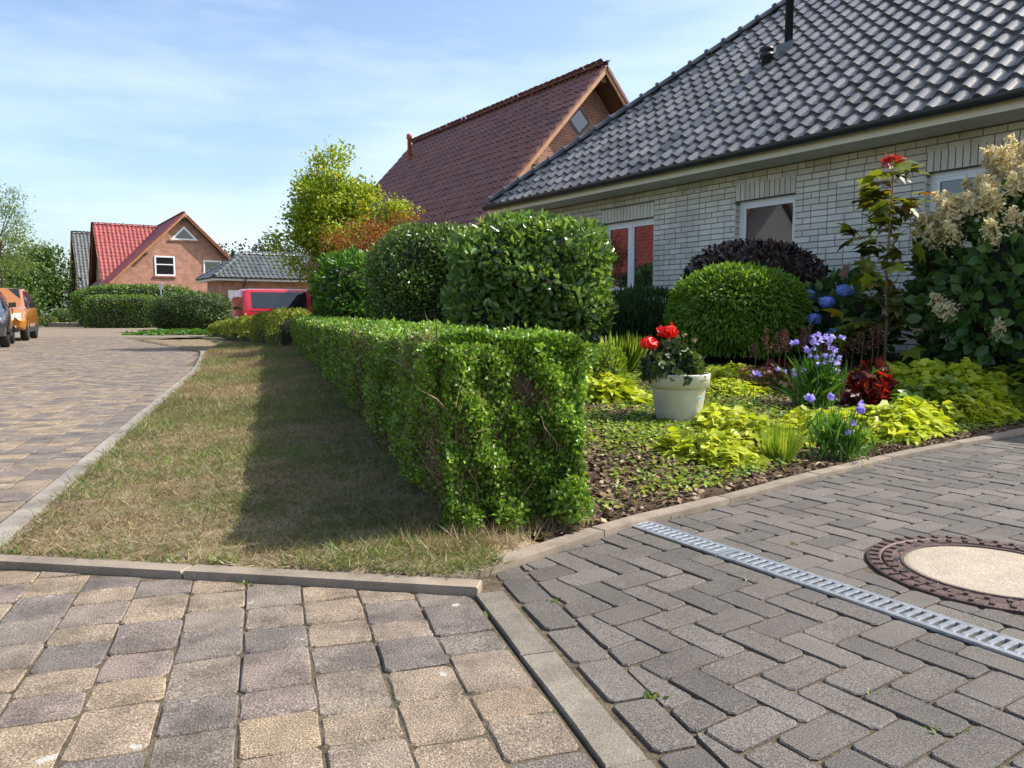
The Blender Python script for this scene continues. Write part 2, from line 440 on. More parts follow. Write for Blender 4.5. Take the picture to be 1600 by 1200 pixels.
M['tile_grey'] = pieces('tile_grey', [(0, (.075, .085, .082)), (1, (.11, .12, .115))], rough=.4, spec=.5, speck=.08, sscale=40, stain=.25, stscale=1, bump=0)
M['gutter'] = plain('gutter', (.03, .032, .036), .4, var=.2)
M['cream'] = plain('cream', (.66, .61, .47), .5, var=.06, vscale=3)
M['soffit'] = plain('soffit', (.60, .60, .56), .7, var=.1, vscale=5)
M['upvc'] = plain('upvc', (.78, .79, .80), .3, spec=.5)
M['glass'] = glassmat('glass')
M['car_glass'] = glassmat('car_glass', (.01, .012, .014), 1.7)
M['red_brick'] = brickwall('red_brick', (.36, .135, .085), (.27, .095, .06), (.30, .25, .20))
M['orange_brick'] = brickwall('orange_brick', (.42, .19, .12), (.34, .14, .09), (.36, .25, .19))
M['wood'] = plain('wood', (.40, .20, .075), .55, var=.25, vscale=4)
M['wood_dark'] = plain('wood_dark', (.12, .06, .03), .7, var=.25, vscale=5)
M['copper'] = plain('copper', (.42, .13, .06), .5, var=.3, vscale=9)
M['black_metal'] = plain('black_metal', (.018, .018, .02), .4)
M['galv'] = plain('galv', (.50, .52, .54), .38, metal=.85, var=.25, vscale=25, bump=.1)
M['cast_iron'] = plain('cast_iron', (.085, .05, .042), .62, metal=.3, var=.45, vscale=18, bump=.4, bscale=120)
M['concrete'] = pieces('concrete', [(0, (.33, .275, .205)), (1, (.34, .285, .215))], speck=.35, sscale=260, stain=.15, stscale=7, bump=.5)
M['render_wall'] = plain('render_wall', (.55, .53, .50), .85, var=.08)
M['pot'] = plain('pot', (.60, .56, .47), .5, var=.10, vscale=9, bump=.05)
M['twig'] = plain('twig', (.20, .125, .075), .85, var=.4, vscale=30)
M['bark'] = plain('bark', (.13, .095, .065), .9, var=.4, vscale=18, bump=.8, bscale=50)
M['young_bark'] = plain('young_bark', (.24, .15, .09), .8, var=.3, vscale=30)
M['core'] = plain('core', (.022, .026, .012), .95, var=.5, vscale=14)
M['core_brown'] = plain('core_brown', (.05, .034, .02), .95, var=.5, vscale=30)
M['rubber'] = plain('rubber', (.02, .02, .021), .8)
M['alloy'] = plain('alloy', (.5, .5, .51), .3, metal=.8)
M['red_paint'] = plain('red_paint', (.50, .012, .028), .3, coat=.8)
M['orange_paint'] = plain('orange_paint', (.42, .15, .018), .3, metal=.25, coat=.8)
M['grey_paint'] = plain('grey_paint', (.045, .05, .058), .3, metal=.4, coat=.8)
M['plastic'] = plain('plastic', (.022, .022, .024), .6)
M['lamp_glass'] = plain('lamp_glass', (.75, .77, .80), .1, spec=.8)
M['lamp_red'] = plain('lamp_red', (.45, .02, .02), .15)
M['lamp_amber'] = plain('lamp_amber', (.75, .38, .22), .15)
M['plate'] = plain('plate', (.75, .75, .72), .5)

L = {}
L['box'] = leafmat('box_leaf', [(0, (.07, .14, .018)), (.35, (.125, .24, .025)), (.7, (.19, .33, .035)), (1, (.29, .42, .055))], trans=.33, rough=.38, spec=.5, patch=.3, pscale=3)
L['boxdry'] = leafmat('box_dry', [(0, (.10, .085, .03)), (.5, (.16, .11, .045)), (1, (.20, .15, .06))], trans=.2)
L['laurel'] = leafmat('laurel_leaf', [(0, (.075, .15, .038)), (.5, (.13, .235, .055)), (.85, (.21, .32, .075)), (1, (.31, .41, .10))], trans=.36, rough=.28, spec=.6)
L['laurel2'] = leafmat('small_laurel_leaf', [(0, (.06, .12, .026)), (.6, (.11, .195, .036)), (1, (.21, .27, .05))], trans=.22, rough=.32, spec=.5)
L['dome'] = leafmat('cutleaf', [(0, (.08, .16, .015)), (.5, (.13, .25, .022)), (1, (.23, .36, .035))], trans=.38, rough=.5)
L['purple'] = leafmat('purple_leaf', [(0, (.022, .013, .014)), (.6, (.045, .024, .022)), (1, (.085, .05, .035))], trans=.15, rough=.35, spec=.5, tint=(1.2, .7, .6))
L['lime'] = leafmat('lime_leaf', [(0, (.30, .38, .02)), (.5, (.44, .50, .028)), (1, (.58, .60, .06))], trans=.4, rough=.45, tint=(1.1, 1.1, .5), patch=.15)
L['limegreen'] = leafmat('limegreen_leaf', [(0, (.10, .19, .02)), (.5, (.20, .30, .03)), (1, (.36, .42, .05))], trans=.4, rough=.45, patch=.2)
L['green'] = leafmat('green_leaf', [(0, (.04, .12, .015)), (.5, (.07, .18, .02)), (1, (.13, .25, .03))], trans=.35, rough=.42)
L['darkgreen'] = leafmat('darkgreen_leaf', [(0, (.032, .078, .022)), (.5, (.058, .125, .032)), (1, (.10, .175, .046))], trans=.25, rough=.4)
L['geranium'] = leafmat('geranium_leaf', [(0, (.03, .06, .016)), (.6, (.06, .10, .028)), (1, (.14, .16, .05))], trans=.25, rough=.5)
L['ygtree'] = leafmat('yellowgreen_leaf', [(0, (.15, .24, .015)), (.5, (.27, .37, .022)), (.85, (.40, .45, .035)), (1, (.42, .34, .04))], trans=.42, rough=.5)
L['orange'] = leafmat('orange_leaf', [(0, (.16, .045, .015)), (.5, (.28, .10, .02)), (1, (.34, .20, .03))], trans=.4, tint=(1.3, 1.0, .5))
L['hedge_far'] = leafmat('far_hedge_leaf', [(0, (.06, .13, .018)), (.6, (.11, .20, .026)), (1, (.19, .28, .04))], trans=.3, pscale=.8)
L['hedge_yellow'] = leafmat('yellow_hedge_leaf', [(0, (.09, .15, .015)), (.5, (.17, .24, .02)), (.85, (.26, .27, .03)), (1, (.26, .16, .035))], trans=.35, pscale=1.2)
L['tree_far'] = leafmat('far_tree_leaf', [(0, (.03, .07, .014)), (.6, (.06, .115, .02)), (1, (.11, .17, .03))], trans=.3, pscale=.5)
L['tree_light'] = leafmat('light_tree_leaf', [(0, (.08, .14, .03)), (.6, (.14, .21, .05)), (1, (.21, .27, .08))], trans=.4)
L['pine'] = leafmat('pine_leaf', [(0, (.022, .036, .018)), (1, (.05, .065, .03))], trans=.1, pscale=.1)
L['maple'] = leafmat('maple_leaf', [(0, (.03, .035, .016)), (.3, (.06, .065, .018)), (.5, (.15, .19, .018)), (.85, (.25, .28, .025)), (1, (.20, .07, .02))], trans=.4, rough=.35, spec=.5)
L['maple_red'] = leafmat('young_red_leaf', [(0, (.38, .03, .03)), (1, (.50, .06, .05))], trans=.3, tint=(1.2, .6, .5))
L['cream_flower'] = leafmat('cream_floret', [(0, (.62, .52, .26)), (.5, (.74, .64, .38)), (1, (.80, .74, .52))], trans=.4, tint=(1, .97, .8), patch=.15)
L['blue_flower'] = leafmat('blue_floret', [(0, (.16, .25, .68)), (1, (.32, .45, .85))], trans=.3, tint=(.8, .9, 1.2))
L['violet_flower'] = leafmat('violet_floret', [(0, (.38, .32, .78)), (1, (.60, .53, .92))], trans=.35, tint=(1, .9, 1.1), patch=.1)
L['red_flower'] = leafmat('red_floret', [(0, (.62, .008, .006)), (1, (.82, .03, .015))], trans=.25, tint=(1.2, .4, .4), patch=.1)
L['heuchera'] = leafmat('heuchera_leaf', [(0, (.06, .008, .010)), (.6, (.14, .016, .014)), (1, (.34, .05, .02))], trans=.4, rough=.35, tint=(1.6, .7, .5))
L['astilbe'] = leafmat('astilbe_plume', [(0, (.12, .035, .03)), (1, (.24, .10, .075))], trans=.25, tint=(1.2, .8, .7))
L['grass_dry'] = leafmat('dry_grass', [(0, (.19, .14, .07)), (.5, (.28, .21, .105)), (1, (.36, .28, .14))], trans=.3, tint=(1.1, 1, .8), pscale=1.5)
L['grass_green'] = leafmat('green_grass', [(0, (.08, .135, .03)), (.6, (.13, .18, .042)), (1, (.21, .235, .07))], trans=.35, pscale=1.5)
L['mulch'] = leafmat('mulch_chip', [(0, (.07, .045, .03)), (.5, (.16, .105, .068)), (.85, (.27, .19, .12)), (1, (.40, .32, .22))], trans=.0, rough=.9, spec=.1)
# ================================================================== the ground
def proj_px(x, y, z):
    c_, s_ = math.cos(R(5.24)), math.sin(R(5.24))
    z = z - .85; yc = y * c_ - z * s_; zc = y * s_ + z * c_
    return x / yc, zc / yc
def in_view(x, y, z=0., m=.03):
    if y < .6: return False
    a, b = proj_px(x, y, z)
    return abs(a) < .667 + m and abs(b) < .5 + m

MB().add([(-700, -60, -.09), (700, -60, -.09), (700, 900, -.09), (-700, 900, -.09)], [(0, 1, 2, 3)]).build('land', M['land'])
tag(bpy.data.objects['land'], 'green and dry open ground between the plots', kind='structure')

def kerb_q(t):
    t = np.asarray(t, float)
    return np.where(t < 9, -1.58, np.where(t < 15.3, -1.58 - .30 * np.clip((t - 9) / 6.3, 0, 1) ** 1.3, -1.88 - .28 * (t - 15.3)))
def front_y(x):          # line of the front kerb
    return 2.565 + (x + 2.05) * (2.26 - 2.565) / (-.12 + 2.05)
def drive_side(x, y):
    """signed distance to the drive's edge, negative on the drive"""
    best = None; sg = None
    for i in range(len(EDGE) - 1):
        a, b = EDGE[i], EDGE[i + 1]
        d_ = seg_dist(x, y, a, b)
        c_ = (b[0] - a[0]) * (y - a[1]) - (b[1] - a[1]) * (x - a[0])
        if best is None: best, sg = d_, np.sign(c_)
        else:
            k = d_ < best; best = np.where(k, d_, best); sg = np.where(k, np.sign(c_), sg)
    return best * sg

def sheet(name, xs, ys, keep, mat, label):
    X, Y = np.meshgrid(xs, ys)
    Z = gz(X, Y) + rng.normal(0, .004, X.shape)
    T_, Q_ = tq(X, Y)
    low = np.minimum(np.minimum(smooth(-.03, .07, drive_side(X, Y)), smooth(.035, .10, Y - front_y(X))), smooth(.0, .10, Q_ - kerb_q(T_)))
    Z = Z * low - .05 * (1 - low)
    nx, ny = len(xs), len(ys)
    idx = np.arange(nx * ny).reshape(ny, nx)
    cx = (X[:-1, :-1] + X[1:, 1:]) / 2; cy = (Y[:-1, :-1] + Y[1:, 1:]) / 2
    k = keep(cx, cy)
    F = np.stack([idx[:-1, :-1][k], idx[:-1, 1:][k], idx[1:, 1:][k], idx[1:, :-1][k]], 1)
    used, inv = np.unique(F, return_inverse=True)
    V = np.stack([X.ravel(), Y.ravel(), Z.ravel()], 1)[used]
    me = fast_mesh(name, V, [inv.reshape(-1, 4)])
    me.polygons.foreach_set('use_smooth', [True] * len(me.polygons))
    o = new_obj(name, me, mat)
    return tag(o, label, kind='structure')

def on_verge(x, y):
    t, q = tq(x, y)
    return (q > kerb_q(t) + .03) & (q < .33) & (y > front_y(x) - .04) & (drive_side(x, y) > -.07) & (t < 24)
def on_bed(x, y):
    t, q = tq(x, y)
    return (q >= .33) & (drive_side(x, y) > -.07)
sheet('verge', np.arange(-14, 1, .07), np.arange(2.2, 27, .07), on_verge, M['verge'], 'dry grass verge sloping from kerb up to box hedge')
sheet('garden_bed', np.arange(-9, 9, .08), np.arange(2.2, 24, .08), on_bed, M['soil'], 'mulched garden bed rising to the white house')

# road and drive base sheets (the joints between pavers)
RO = np.array((-.07, 2.23))
def rq(t, q):            # road axes -> world
    return RO[0] + D[0] * t + PQ[0] * q, RO[1] + D[1] * t + PQ[1] * q
road_base = MB()
pts = [rq(-2.2, -.04), rq(0, -.04), (-.14, 2.275), (-2.03, 2.57)]
pts += [tuple(P0 + D * t + PQ * (float(kerb_q(t)) - .05)) for t in np.linspace(.2, 24, 40)]
pts += [(-12, 30), (-14.5, 36), (-20, 46), (-26, 52), (-60, 60), (-60, -2), (-2, -2)]
road_base.add([(x, y, -.0042) for x, y in pts], [tuple(range(len(pts)))[::-1]])
road = tag(road_base.build('road', M['joint']), 'street paved with tan and grey concrete blocks', kind='structure')
far = MB().add([(x, y, -.002) for x, y in [(-10.8, 27.5), (-12, 30), (-14.5, 36), (-20, 46), (-26, 52), (-60, 60), (-60, 27.5)]], [tuple(range(7))[::-1]])
far_road = far.build('far_road', M['far_paving'])
tag(far_road, 'far end of the paved street before the hedges', kind='structure')
dpts = [rq(-2.2, .06), (9, -1.5), (9, 8.9)] + EDGE[::-1][1:] + [rq(.02, .06)]
drive = tag(MB().add([(x, y, -.0065) for x, y in dpts], [tuple(range(len(dpts)))]).build('driveway', M['joint']), 'driveway of grey herringbone pavers beside the garden bed', kind='structure')

# ---- polygon tools for cut pavers
def clip(poly, a, nrm):
    """keep the side of the line through a where (p-a).nrm >= 0"""
    out = []
    for i in range(len(poly)):
        p, q = poly[i], poly[(i + 1) % len(poly)]
        dp = (p[0] - a[0]) * nrm[0] + (p[1] - a[1]) * nrm[1]; dq = (q[0] - a[0]) * nrm[0] + (q[1] - a[1]) * nrm[1]
        if dp >= 0: out.append(p)
        if (dp >= 0) != (dq >= 0):
            k = dp / (dp - dq); out.append((p[0] + k * (q[0] - p[0]), p[1] + k * (q[1] - p[1])))
    return out
def area(poly):
    return .5 * sum(poly[i][0] * poly[(i + 1) % len(poly)][1] - poly[(i + 1) % len(poly)][0] * poly[i][1] for i in range(len(poly)))
def cut_corners(poly, c_):
    out = []
    n = len(poly)
    for i in range(n):
        p = Vector(poly[i]); a = Vector(poly[i - 1]) - p; b = Vector(poly[(i + 1) % n]) - p
        out.append(tuple(p + a.normalized() * min(c_, a.length * .4))); out.append(tuple(p + b.normalized() * min(c_, b.length * .4)))
    return out
def paver_geo(poly, zt, bev, jit, depth=.05, corner=.012):
    if area(poly) < 0: poly = poly[::-1]
    if len(poly) == 4:
        poly = cut_corners(poly, corner)
        if jit > .002:      # worn blocks: uneven edges
            poly = [p for i in range(8) for p in ((poly[i], ((poly[i][0] * .5 + poly[(i + 1) % 8][0] * .5), (poly[i][1] * .5 + poly[(i + 1) % 8][1] * .5))) if i % 2 == 1 else (poly[i],))]
    n = len(poly)
    cx = sum(p[0] for p in poly) / n; cy = sum(p[1] for p in poly) / n
    poly = [(p[0] + random.uniform(-jit, jit), p[1] + random.uniform(-jit, jit)) for p in poly]
    top = []
    for p in poly:
        d_ = math.hypot(p[0] - cx, p[1] - cy) + 1e-6; k = min(.5, bev / d_)
        top.append((p[0] + (cx - p[0]) * k, p[1] + (cy - p[1]) * k, zt + random.uniform(-jit, jit) * .4))
    mid = [(p[0], p[1], zt - bev * .8) for p in poly]; bot = [(p[0], p[1], zt - depth) for p in poly]
    fs = [tuple(range(n))] + [(n + k, n + (k + 1) % n, (k + 1) % n, k) for k in range(n)] + [(2 * n + k, 2 * n + (k + 1) % n, n + (k + 1) % n, n + k) for k in range(n)]
    return top + mid + bot, fs
def rect(x0, x1, y0, y1):
    return [(x0, y0), (x1, y0), (x1, y1), (x0, y1)]

def lay(pavers, parent, mat, group_name, bev, jit, limit=300):
    """pavers: (cx, cy, rot, lx, ly, poly or None, dz). The nearest ones in view become objects, the rest one mesh."""
    order = sorted(range(len(pavers)), key=lambda i: (0 if in_view(pavers[i][0], pavers[i][1]) else 1, math.hypot(pavers[i][0], pavers[i][1])))
    single = set(order[:limit])
    cache = {}
    rest = MB()
    for i, (cx, cy, rot, lx, ly, poly, dz) in enumerate(pavers):
        if i in single:
            if poly is None:
                key = (round(lx, 3), round(ly, 3), random.randrange(4))
                if key not in cache:
                    cache[key] = MB().add(*paver_geo(rect(-lx / 2, lx / 2, -ly / 2, ly / 2), 0, bev, jit)).mesh('paver')
                    cache[key].materials.append(mat)
                me = cache[key]
            else:
                loc = [((p[0] - cx) * math.cos(rot) + (p[1] - cy) * math.sin(rot), -(p[0] - cx) * math.sin(rot) + (p[1] - cy) * math.cos(rot)) for p in poly]
                me = MB().add(*paver_geo(loc, 0, bev, jit * .6)).mesh('paver'); me.materials.append(mat)
            o = new_obj('paver', me, None, parent)
            o.location = (cx, cy, dz); o.rotation_euler = (random.gauss(0, .006), random.gauss(0, .006), rot + (random.gauss(0, .008) if poly is None else 0))
        else:
            if poly is None:
                c_, s_ = math.cos(rot), math.sin(rot)
                poly = [(cx + c_ * x - s_ * y, cy + s_ * x + c_ * y) for x, y in rect(-lx / 2, lx / 2, -ly / 2, ly / 2)]
            if math.hypot(cx, cy) < 9:
                rest.add(*paver_geo(poly, dz, bev, jit * .8))
            else:
                z0 = dz - .02
                c0 = (sum(p[0] for p in poly) / len(poly), sum(p[1] for p in poly) / len(poly)); n = len(poly)
                tp = [(p[0] + (c0[0] - p[0]) * .07, p[1] + (c0[1] - p[1]) * .07, dz) for p in poly]
                rest.add(tp + [(p[0], p[1], z0) for p in poly], [tuple(range(n))] + [(n + k, n + (k + 1) % n, (k + 1) % n, k) for k in range(n)])
    if rest.v:
        tag(rest.build(group_name, mat, parent), kind='stuff')

# ---- street pavers: columns along the street, mixed lengths
road_p = []
CW = .162
ROTD = math.atan2(D[1], D[0])
fa = (-2.05, 2.565); fn = np.array((2.26 - 2.565, -(-.12 + 2.05))); fn = fn / np.linalg.norm(fn)      # towards the street
for j in range(0, 76):
    q1 = -.045 - j * CW; q0 = q1 - CW
    t = -1.75 + random.uniform(0, .1)
    tmax = .9 if j < 10 else 30
    while t < tmax:
        ln = random.choice((.125, .15, .15, .175, .205))
        cx, cy = rq(t + ln / 2, (q0 + q1) / 2)
        g = .0035
        ok = cx / max(cy, .3) > -.80 or cy < 2
        tt, qq = tq(cx, cy)
        if ok and cy > .75 and (j >= 10 or cy < front_y(cx) + .12):
            if j >= 10 and qq > float(kerb_q(tt)) - .12:
                t += ln; continue
            poly = None
            if j < 10:
                corners = [rq(*p) for p in [(t + g / 2, q0 + g / 2), (t + ln - g / 2, q0 + g / 2), (t + ln - g / 2, q1 - g / 2), (t + g / 2, q1 - g / 2)]]
                cl = clip(corners, (fa[0] + fn[0] * .012, fa[1] + fn[1] * .012), fn)
                if len(cl) < 3 or abs(area(cl)) < .002: t += ln; continue
                if len(cl) != 4 or abs(abs(area(cl)) - abs(area(corners))) > 1e-5: poly = cl
            if poly is not None:
                cx = sum(p[0] for p in poly) / len(poly); cy = sum(p[1] for p in poly) / len(poly)
            road_p.append((cx, cy, ROTD, ln - g, CW - g, poly, random.gauss(0, .0012) + .002 * math.sin(cx * 2.1) * math.sin(cy * 1.7)))
        t += ln
lay(road_p, road, M['road_paver'], 'farther_pavers', .0045, .0034)

# ---- driveway: edge stones, a header row, herringbone
DC = np.array((.49, 3.09)); DD = np.array((1.29 - .49, 1.87 - 3.09)); DD = DD / np.linalg.norm(DD); DN = np.array((-DD[1], DD[0]))   # drain axis
MH = np.array((1.60, 2.48)); MR = .392
drive_p = []
def edge_clip(poly):
    cx = sum(p[0] for p in poly) / len(poly); cy = sum(p[1] for p in poly) / len(poly)
    ds = sorted(range(len(EDGE) - 1), key=lambda i: float(seg_dist(cx, cy, EDGE[i], EDGE[i + 1])))
    for i in ds[:2]:
        a, b = EDGE[i], EDGE[i + 1]
        if float(seg_dist(cx, cy, a, b)) > .3: continue
        nr = np.array((b[1] - a[1], -(b[0] - a[0]))); nr = nr / np.linalg.norm(nr)
        poly = clip(poly, (a[0] + nr[0] * .045, a[1] + nr[1] * .045), nr)
        if len(poly) < 3: return []
    return poly
def drive_piece(poly, rot, lx, ly, full=None):
    full = full or abs(area(poly)); outs = []
    p1 = edge_clip(poly)
    if len(p1) < 3: return
    cx = sum(p[0] for p in p1) / len(p1); cy = sum(p[1] for p in p1) / len(p1)
    dv = np.array((cx, cy)) - MH; dm = np.linalg.norm(dv)
    if dm < MR + .2 and dm > 1e-4:
        u = dv / dm
        if min(math.hypot(p[0] - MH[0], p[1] - MH[1]) for p in p1) < MR or dm < MR:
            if dm < MR * .86: return
            p1 = clip(p1, MH + u * (MR + .004), u)
            if len(p1) < 3: return
    along = (np.array((cx, cy)) - DC) @ DD
    off = [(np.array(p) - DC) @ DN for p in p1]
    if -.1 < along < 3.2 and min(off) < .066 and max(off) > -.066:
        outs = [clip(p1, DC + DN * .066, DN), clip(p1, DC - DN * .066, -DN)]
    else: outs = [p1]
    for o_ in outs:
        if len(o_) < 3 or abs(area(o_)) < .0012: continue
        c0 = sum(p[0] for p in o_) / len(o_), sum(p[1] for p in o_) / len(o_)
        whole = abs(abs(area(o_)) - full) < 1e-6
        drive_p.append((c0[0], c0[1], rot, lx, ly, None if whole else o_, random.gauss(0, .0012)))
t = -1.9
while t < .75:                               # header row beside the edge stones
    c4 = [rq(*p) for p in [(t + .004, .082), (t + .2, .082), (t + .2, .182), (t + .004, .182)]]
    drive_piece(c4, ROTD, .196, .10)
    t += .204
U = .1
for ix in range(-45, 75):
    for iy in range(-60, 75):
        k = (ix - iy) % 4
        if k == 0: w, h = 2, 1
        elif k == 3: w, h = 1, 2
        else: continue
        x0, y0 = ix * U, iy * U
        loc = [(x0 + .003, y0 + .003), (x0 + w * U - .003, y0 + .003), (x0 + w * U - .003, y0 + h * U - .003), (x0 + .003, y0 + h * U - .003)]
        c4 = [(.8 + E2[0] * a + IN[0] * b, 2.5 + E2[1] * a + IN[1] * b) for a, b in loc]
        cx = sum(p[0] for p in c4) / 4; cy = sum(p[1] for p in c4) / 4
        if cy < .75 or cx > 7.5 or cy > 9 or cx > 1.0 * cy + 1.2: continue
        if float(drive_side(cx, cy)) > .12: continue
        qr = (cx - RO[0]) * PQ[0] + (cy - RO[1]) * PQ[1]
        if qr < .1: continue
        a0 = RO + PQ * .19
        c5 = clip(c4, a0, PQ)
        if len(c5) < 3: continue
        same = abs(abs(area(c5)) - abs(area(c4))) < 1e-7
        drive_piece(c4 if same else c5, HROT if w == 2 else HROT + math.pi / 2, 2 * U - .006, U - .006, abs(area(c4)))
lay(drive_p, drive, M['drive_paver'], 'farther_pavers', .004, .0012)

# ---- kerbs and edging stones, each a stone of its own
def stone_run(name, pts, w0, w1, zt, ln, mat, parent=None, zf=None, gap=.006):
    """stones along a polyline; offsets w0..w1 to its left"""
    pts = [Vector((p[0], p[1])) for p in pts]
    segs = []; acc = []
    res = [pts[0]]; 
    dist = 0
    # resample by arc length
    fine = []
    for a, b in zip(pts[:-1], pts[1:]):
        n = max(1, int((b - a).length / .02))
        for k in range(n): fine.append(a + (b - a) * k / n)
    fine.append(pts[-1])
    cum = [0]
    for a, b in zip(fine[:-1], fine[1:]): cum.append(cum[-1] + (b - a).length)
    def at(s_):
        s_ = max(0, min(cum[-1], s_)); i = int(np.searchsorted(cum, s_, side='right')) - 1; i = min(i, len(fine) - 2)
        k = (s_ - cum[i]) / max(1e-9, cum[i + 1] - cum[i]); return fine[i] + (fine[i + 1] - fine[i]) * k
    s0 = 0
    while s0 < cum[-1] - .05:
        s1 = min(cum[-1], s0 + ln * random.uniform(.97, 1.03)); m_ = MB()
        n = 3
        left, right = [], []
        for k in range(n + 1):
            s_ = s0 + gap / 2 + (s1 - s0 - gap) * k / n
            p = at(s_); d_ = (at(s_ + .03) - at(s_ - .03)).normalized(); nn = Vector((-d_.y, d_.x))
            left.append(p + nn * w1); right.append(p + nn * w0)
        z = (zf(at((s0 + s1) / 2)) if zf else zt) + random.gauss(0, .0015)
        out = [tuple(p) for p in right] + [tuple(p) for p in left[::-1]]
        m_.add(*paver_geo(out, z, .006, .0012, depth=.12))
        m_.build(name, mat, parent)
        s0 = s1
kerb_line = [tuple(P0 + D * t + PQ * (float(kerb_q(t)))) for t in np.linspace(-.1, 15.6, 60)]
verge_o = bpy.data.objects['verge']
kt = thing('street_kerb', 'row of pale concrete kerb stones between street and dry verge', 'kerb', (0, 0, 0))
stone_run('kerb_stone', kerb_line, -.045, .045, .03, 1.0, M['kerb'], kt)
kf = thing('front_kerb', 'low concrete kerb across the near end of the verge', 'kerb', (0, 0, 0))
stone_run('kerb_stone', [(-2.05, 2.565), (-.10, 2.257)], .0, .068, .024, .98, M['edging'], kf)
ks = thing('edge_strip', 'flush concrete edge stones between tan street and grey driveway', 'edge strip', (0, 0, 0))
stone_run('edge_stone', [rq(-1.9, .0), rq(.05, .0)], -.058, .030, .004, .5, M['edge_stone'], ks)
ke = thing('bed_edging', 'curved brownish concrete edging between driveway and garden bed', 'edging', (0, 0, 0))
stone_run('edging_stone', EDGE[:-1], -.036, .034, .022, .8, M['edging'], ke)
# ================================================================== drain grate and manhole
dg = thing('drain_channel', 'galvanised slotted drain channel set across the driveway', 'drain', (DC[0], DC[1], 0), math.atan2(DD[1], DD[0]))
ch = MB()
ch.box(-.05, 2.6, -.062, -.052, -.10, -.0015); ch.box(-.05, 2.6, .052, .062, -.10, -.0015); ch.box(-.05, 2.6, -.052, .052, -.10, -.08); ch.box(-.062, -.05, -.062, .062, -.10, -.0015)
ch.build('channel', M['black_metal'], dg)
for a, b in ((-.045, .50), (.505, 1.505), (1.51, 2.51)):
    g = MB()
    g.box(a, b, -.056, -.036, -.012, .006); g.box(a, b, .036, .056, -.012, .006); g.box(a, a + .018, -.036, .036, -.012, .006); g.box(b - .018, b, -.036, .036, -.012, .006)
    gr = g.build('grate', M['galv'], dg)
    bar = MB(); bar.add(*paver_geo(rect(-.0085, .0085, -.0375, .0375), .0075, .004, 0, depth=.02, corner=.004))
    bme = bar.mesh('bar'); bme.materials.append(M['galv'])
    x = a + .018 + .0195
    while x < b - .03:
        o = new_obj('bar', bme, None, gr); o.location = (x, 0, 0)
        x += .0316
mh = thing('manhole_cover', 'rusty cast iron manhole cover with concrete centre in the driveway', 'manhole cover', (MH[0], MH[1], 0))
MB().lathe([(.386, -.06), (.386, .004), (.378, .007), (.345, .007), (.340, .003), (.340, -.06)], 64).build('frame_ring', M['cast_iron'], mh)
cr = MB().lathe([(.334, -.05), (.334, .004), (.330, .0065), (.304, .0065), (.302, .002), (.281, .002), (.279, .0065), (.270, .0065), (.268, .002), (.268, -.05)], 64).build('cover_ring', M['cast_iron'], mh)
rib = MB().box(-.006, .006, -.014, .014, 0, .0055).mesh('rib'); rib.materials.append(M['cast_iron'])
for k in range(44):
    a = 2 * math.pi * k / 44
    o = new_obj('rib', rib, None, mh); o.location = (.362 * math.cos(a), .362 * math.sin(a), .0068); o.rotation_euler = (0, 0, a + math.pi / 2)
for k in range(36):
    a = 2 * math.pi * (k + .5) / 36
    o = new_obj('rib', rib, None, mh); o.location = (.317 * math.cos(a), .317 * math.sin(a), .0062); o.rotation_euler = (0, 0, a + math.pi / 2); o.scale = (1, .75, 1)
for k in range(16):
    a = 2 * math.pi * k / 16
    h = MB(); h.add(*paver_geo([(.289 * math.cos(a + s_ * .075) + dr * math.cos(a), .289 * math.sin(a + s_ * .075) + dr * math.sin(a)) for s_, dr in ((-1, -.008), (1, -.008), (1, .012), (-1, .012))], .0035, .001, 0, depth=.006))
    h.build('slot', M['black_metal'], mh)
MB().lathe([(.001, .0055), (.15, .006), (.255, .0045), (.2675, .001), (.2675, -.05)], 64).build('concrete_disc', M['concrete'], mh)

# ================================================================== white brick house
def wl_(s, i, z): return (s, i, z)
FZ = .36                                  # floor level
HL, HR = -6.85, 5.2                       # wall ends along the front
ES, EZ, PITCH = .6, 3.05, R(41)
TP = math.tan(PITCH)
house = thing('white_brick_house', 'white brick bungalow with dark tiled hip roof behind the garden', 'house', (W0[0], W0[1], 0), HROT)
WTOP = 2.90
WINS = [(-4.57, -3.24, 1.20, 2.46), (-1.53, -.50, 1.20, 2.50), (1.29, 3.00, 1.20, 2.50)]      # s0, s1, z0, z1
# mortar-coloured wall with openings
wall = MB()
cuts = [HL] + [v for w in WINS for v in w[:2]] + [HR]
for k in range(0, len(cuts), 2):
    wall.box(cuts[k], cuts[k + 1], .008, .30, -.1, WTOP)
for s0, s1, z0, z1 in WINS:
    wall.box(s0, s1, .0081, .30, -.1, z0); wall.box(s0, s1, .0081, .30, z1, WTOP - .001)
wall.box(HL, HL + .3, .30, 9.2, -.1, WTOP - .002); wall.box(HR - .3, HR, .30, 9.2, -.1, WTOP - .002); wall.box(HL, HR, 9.2, 9.5, -.1, WTOP)
wall_o = wall.build('wall', M['dark_mortar'], house)
bricks = []
def brick_ok(s, z):
    return not any(s0 - .005 < s < s1 + .005 and z0 - .01 < z < z1 + .24 for s0, s1, z0, z1 in WINS)
CH = .0833
nrow = 34
for r_ in range(nrow):
    z = .06 + r_ * CH + CH / 2
    spans = [(HL, HR)]
    for s0, s1, z0, z1 in WINS:
        if z0 - .01 < z < z1 + .24:
            new = []
            for a, b in spans:
                if s0 > a and s1 < b: new += [(a, s0), (s1, b)]
                else: new.append((a, b))
            spans = new
    for a, b in spans:
        s = a + (.125 * (r_ % 2) if a == HL else 0)
        first = True
        while s < b - .03:
            ln = .25 if random.random() < .78 else .125
            if first and r_ % 2 == 0: ln = .125
            first = False
            if s + ln > b - .06: ln = b - s
            bricks.append((s + ln / 2, z, ln - .012, CH - .013))
            s += ln
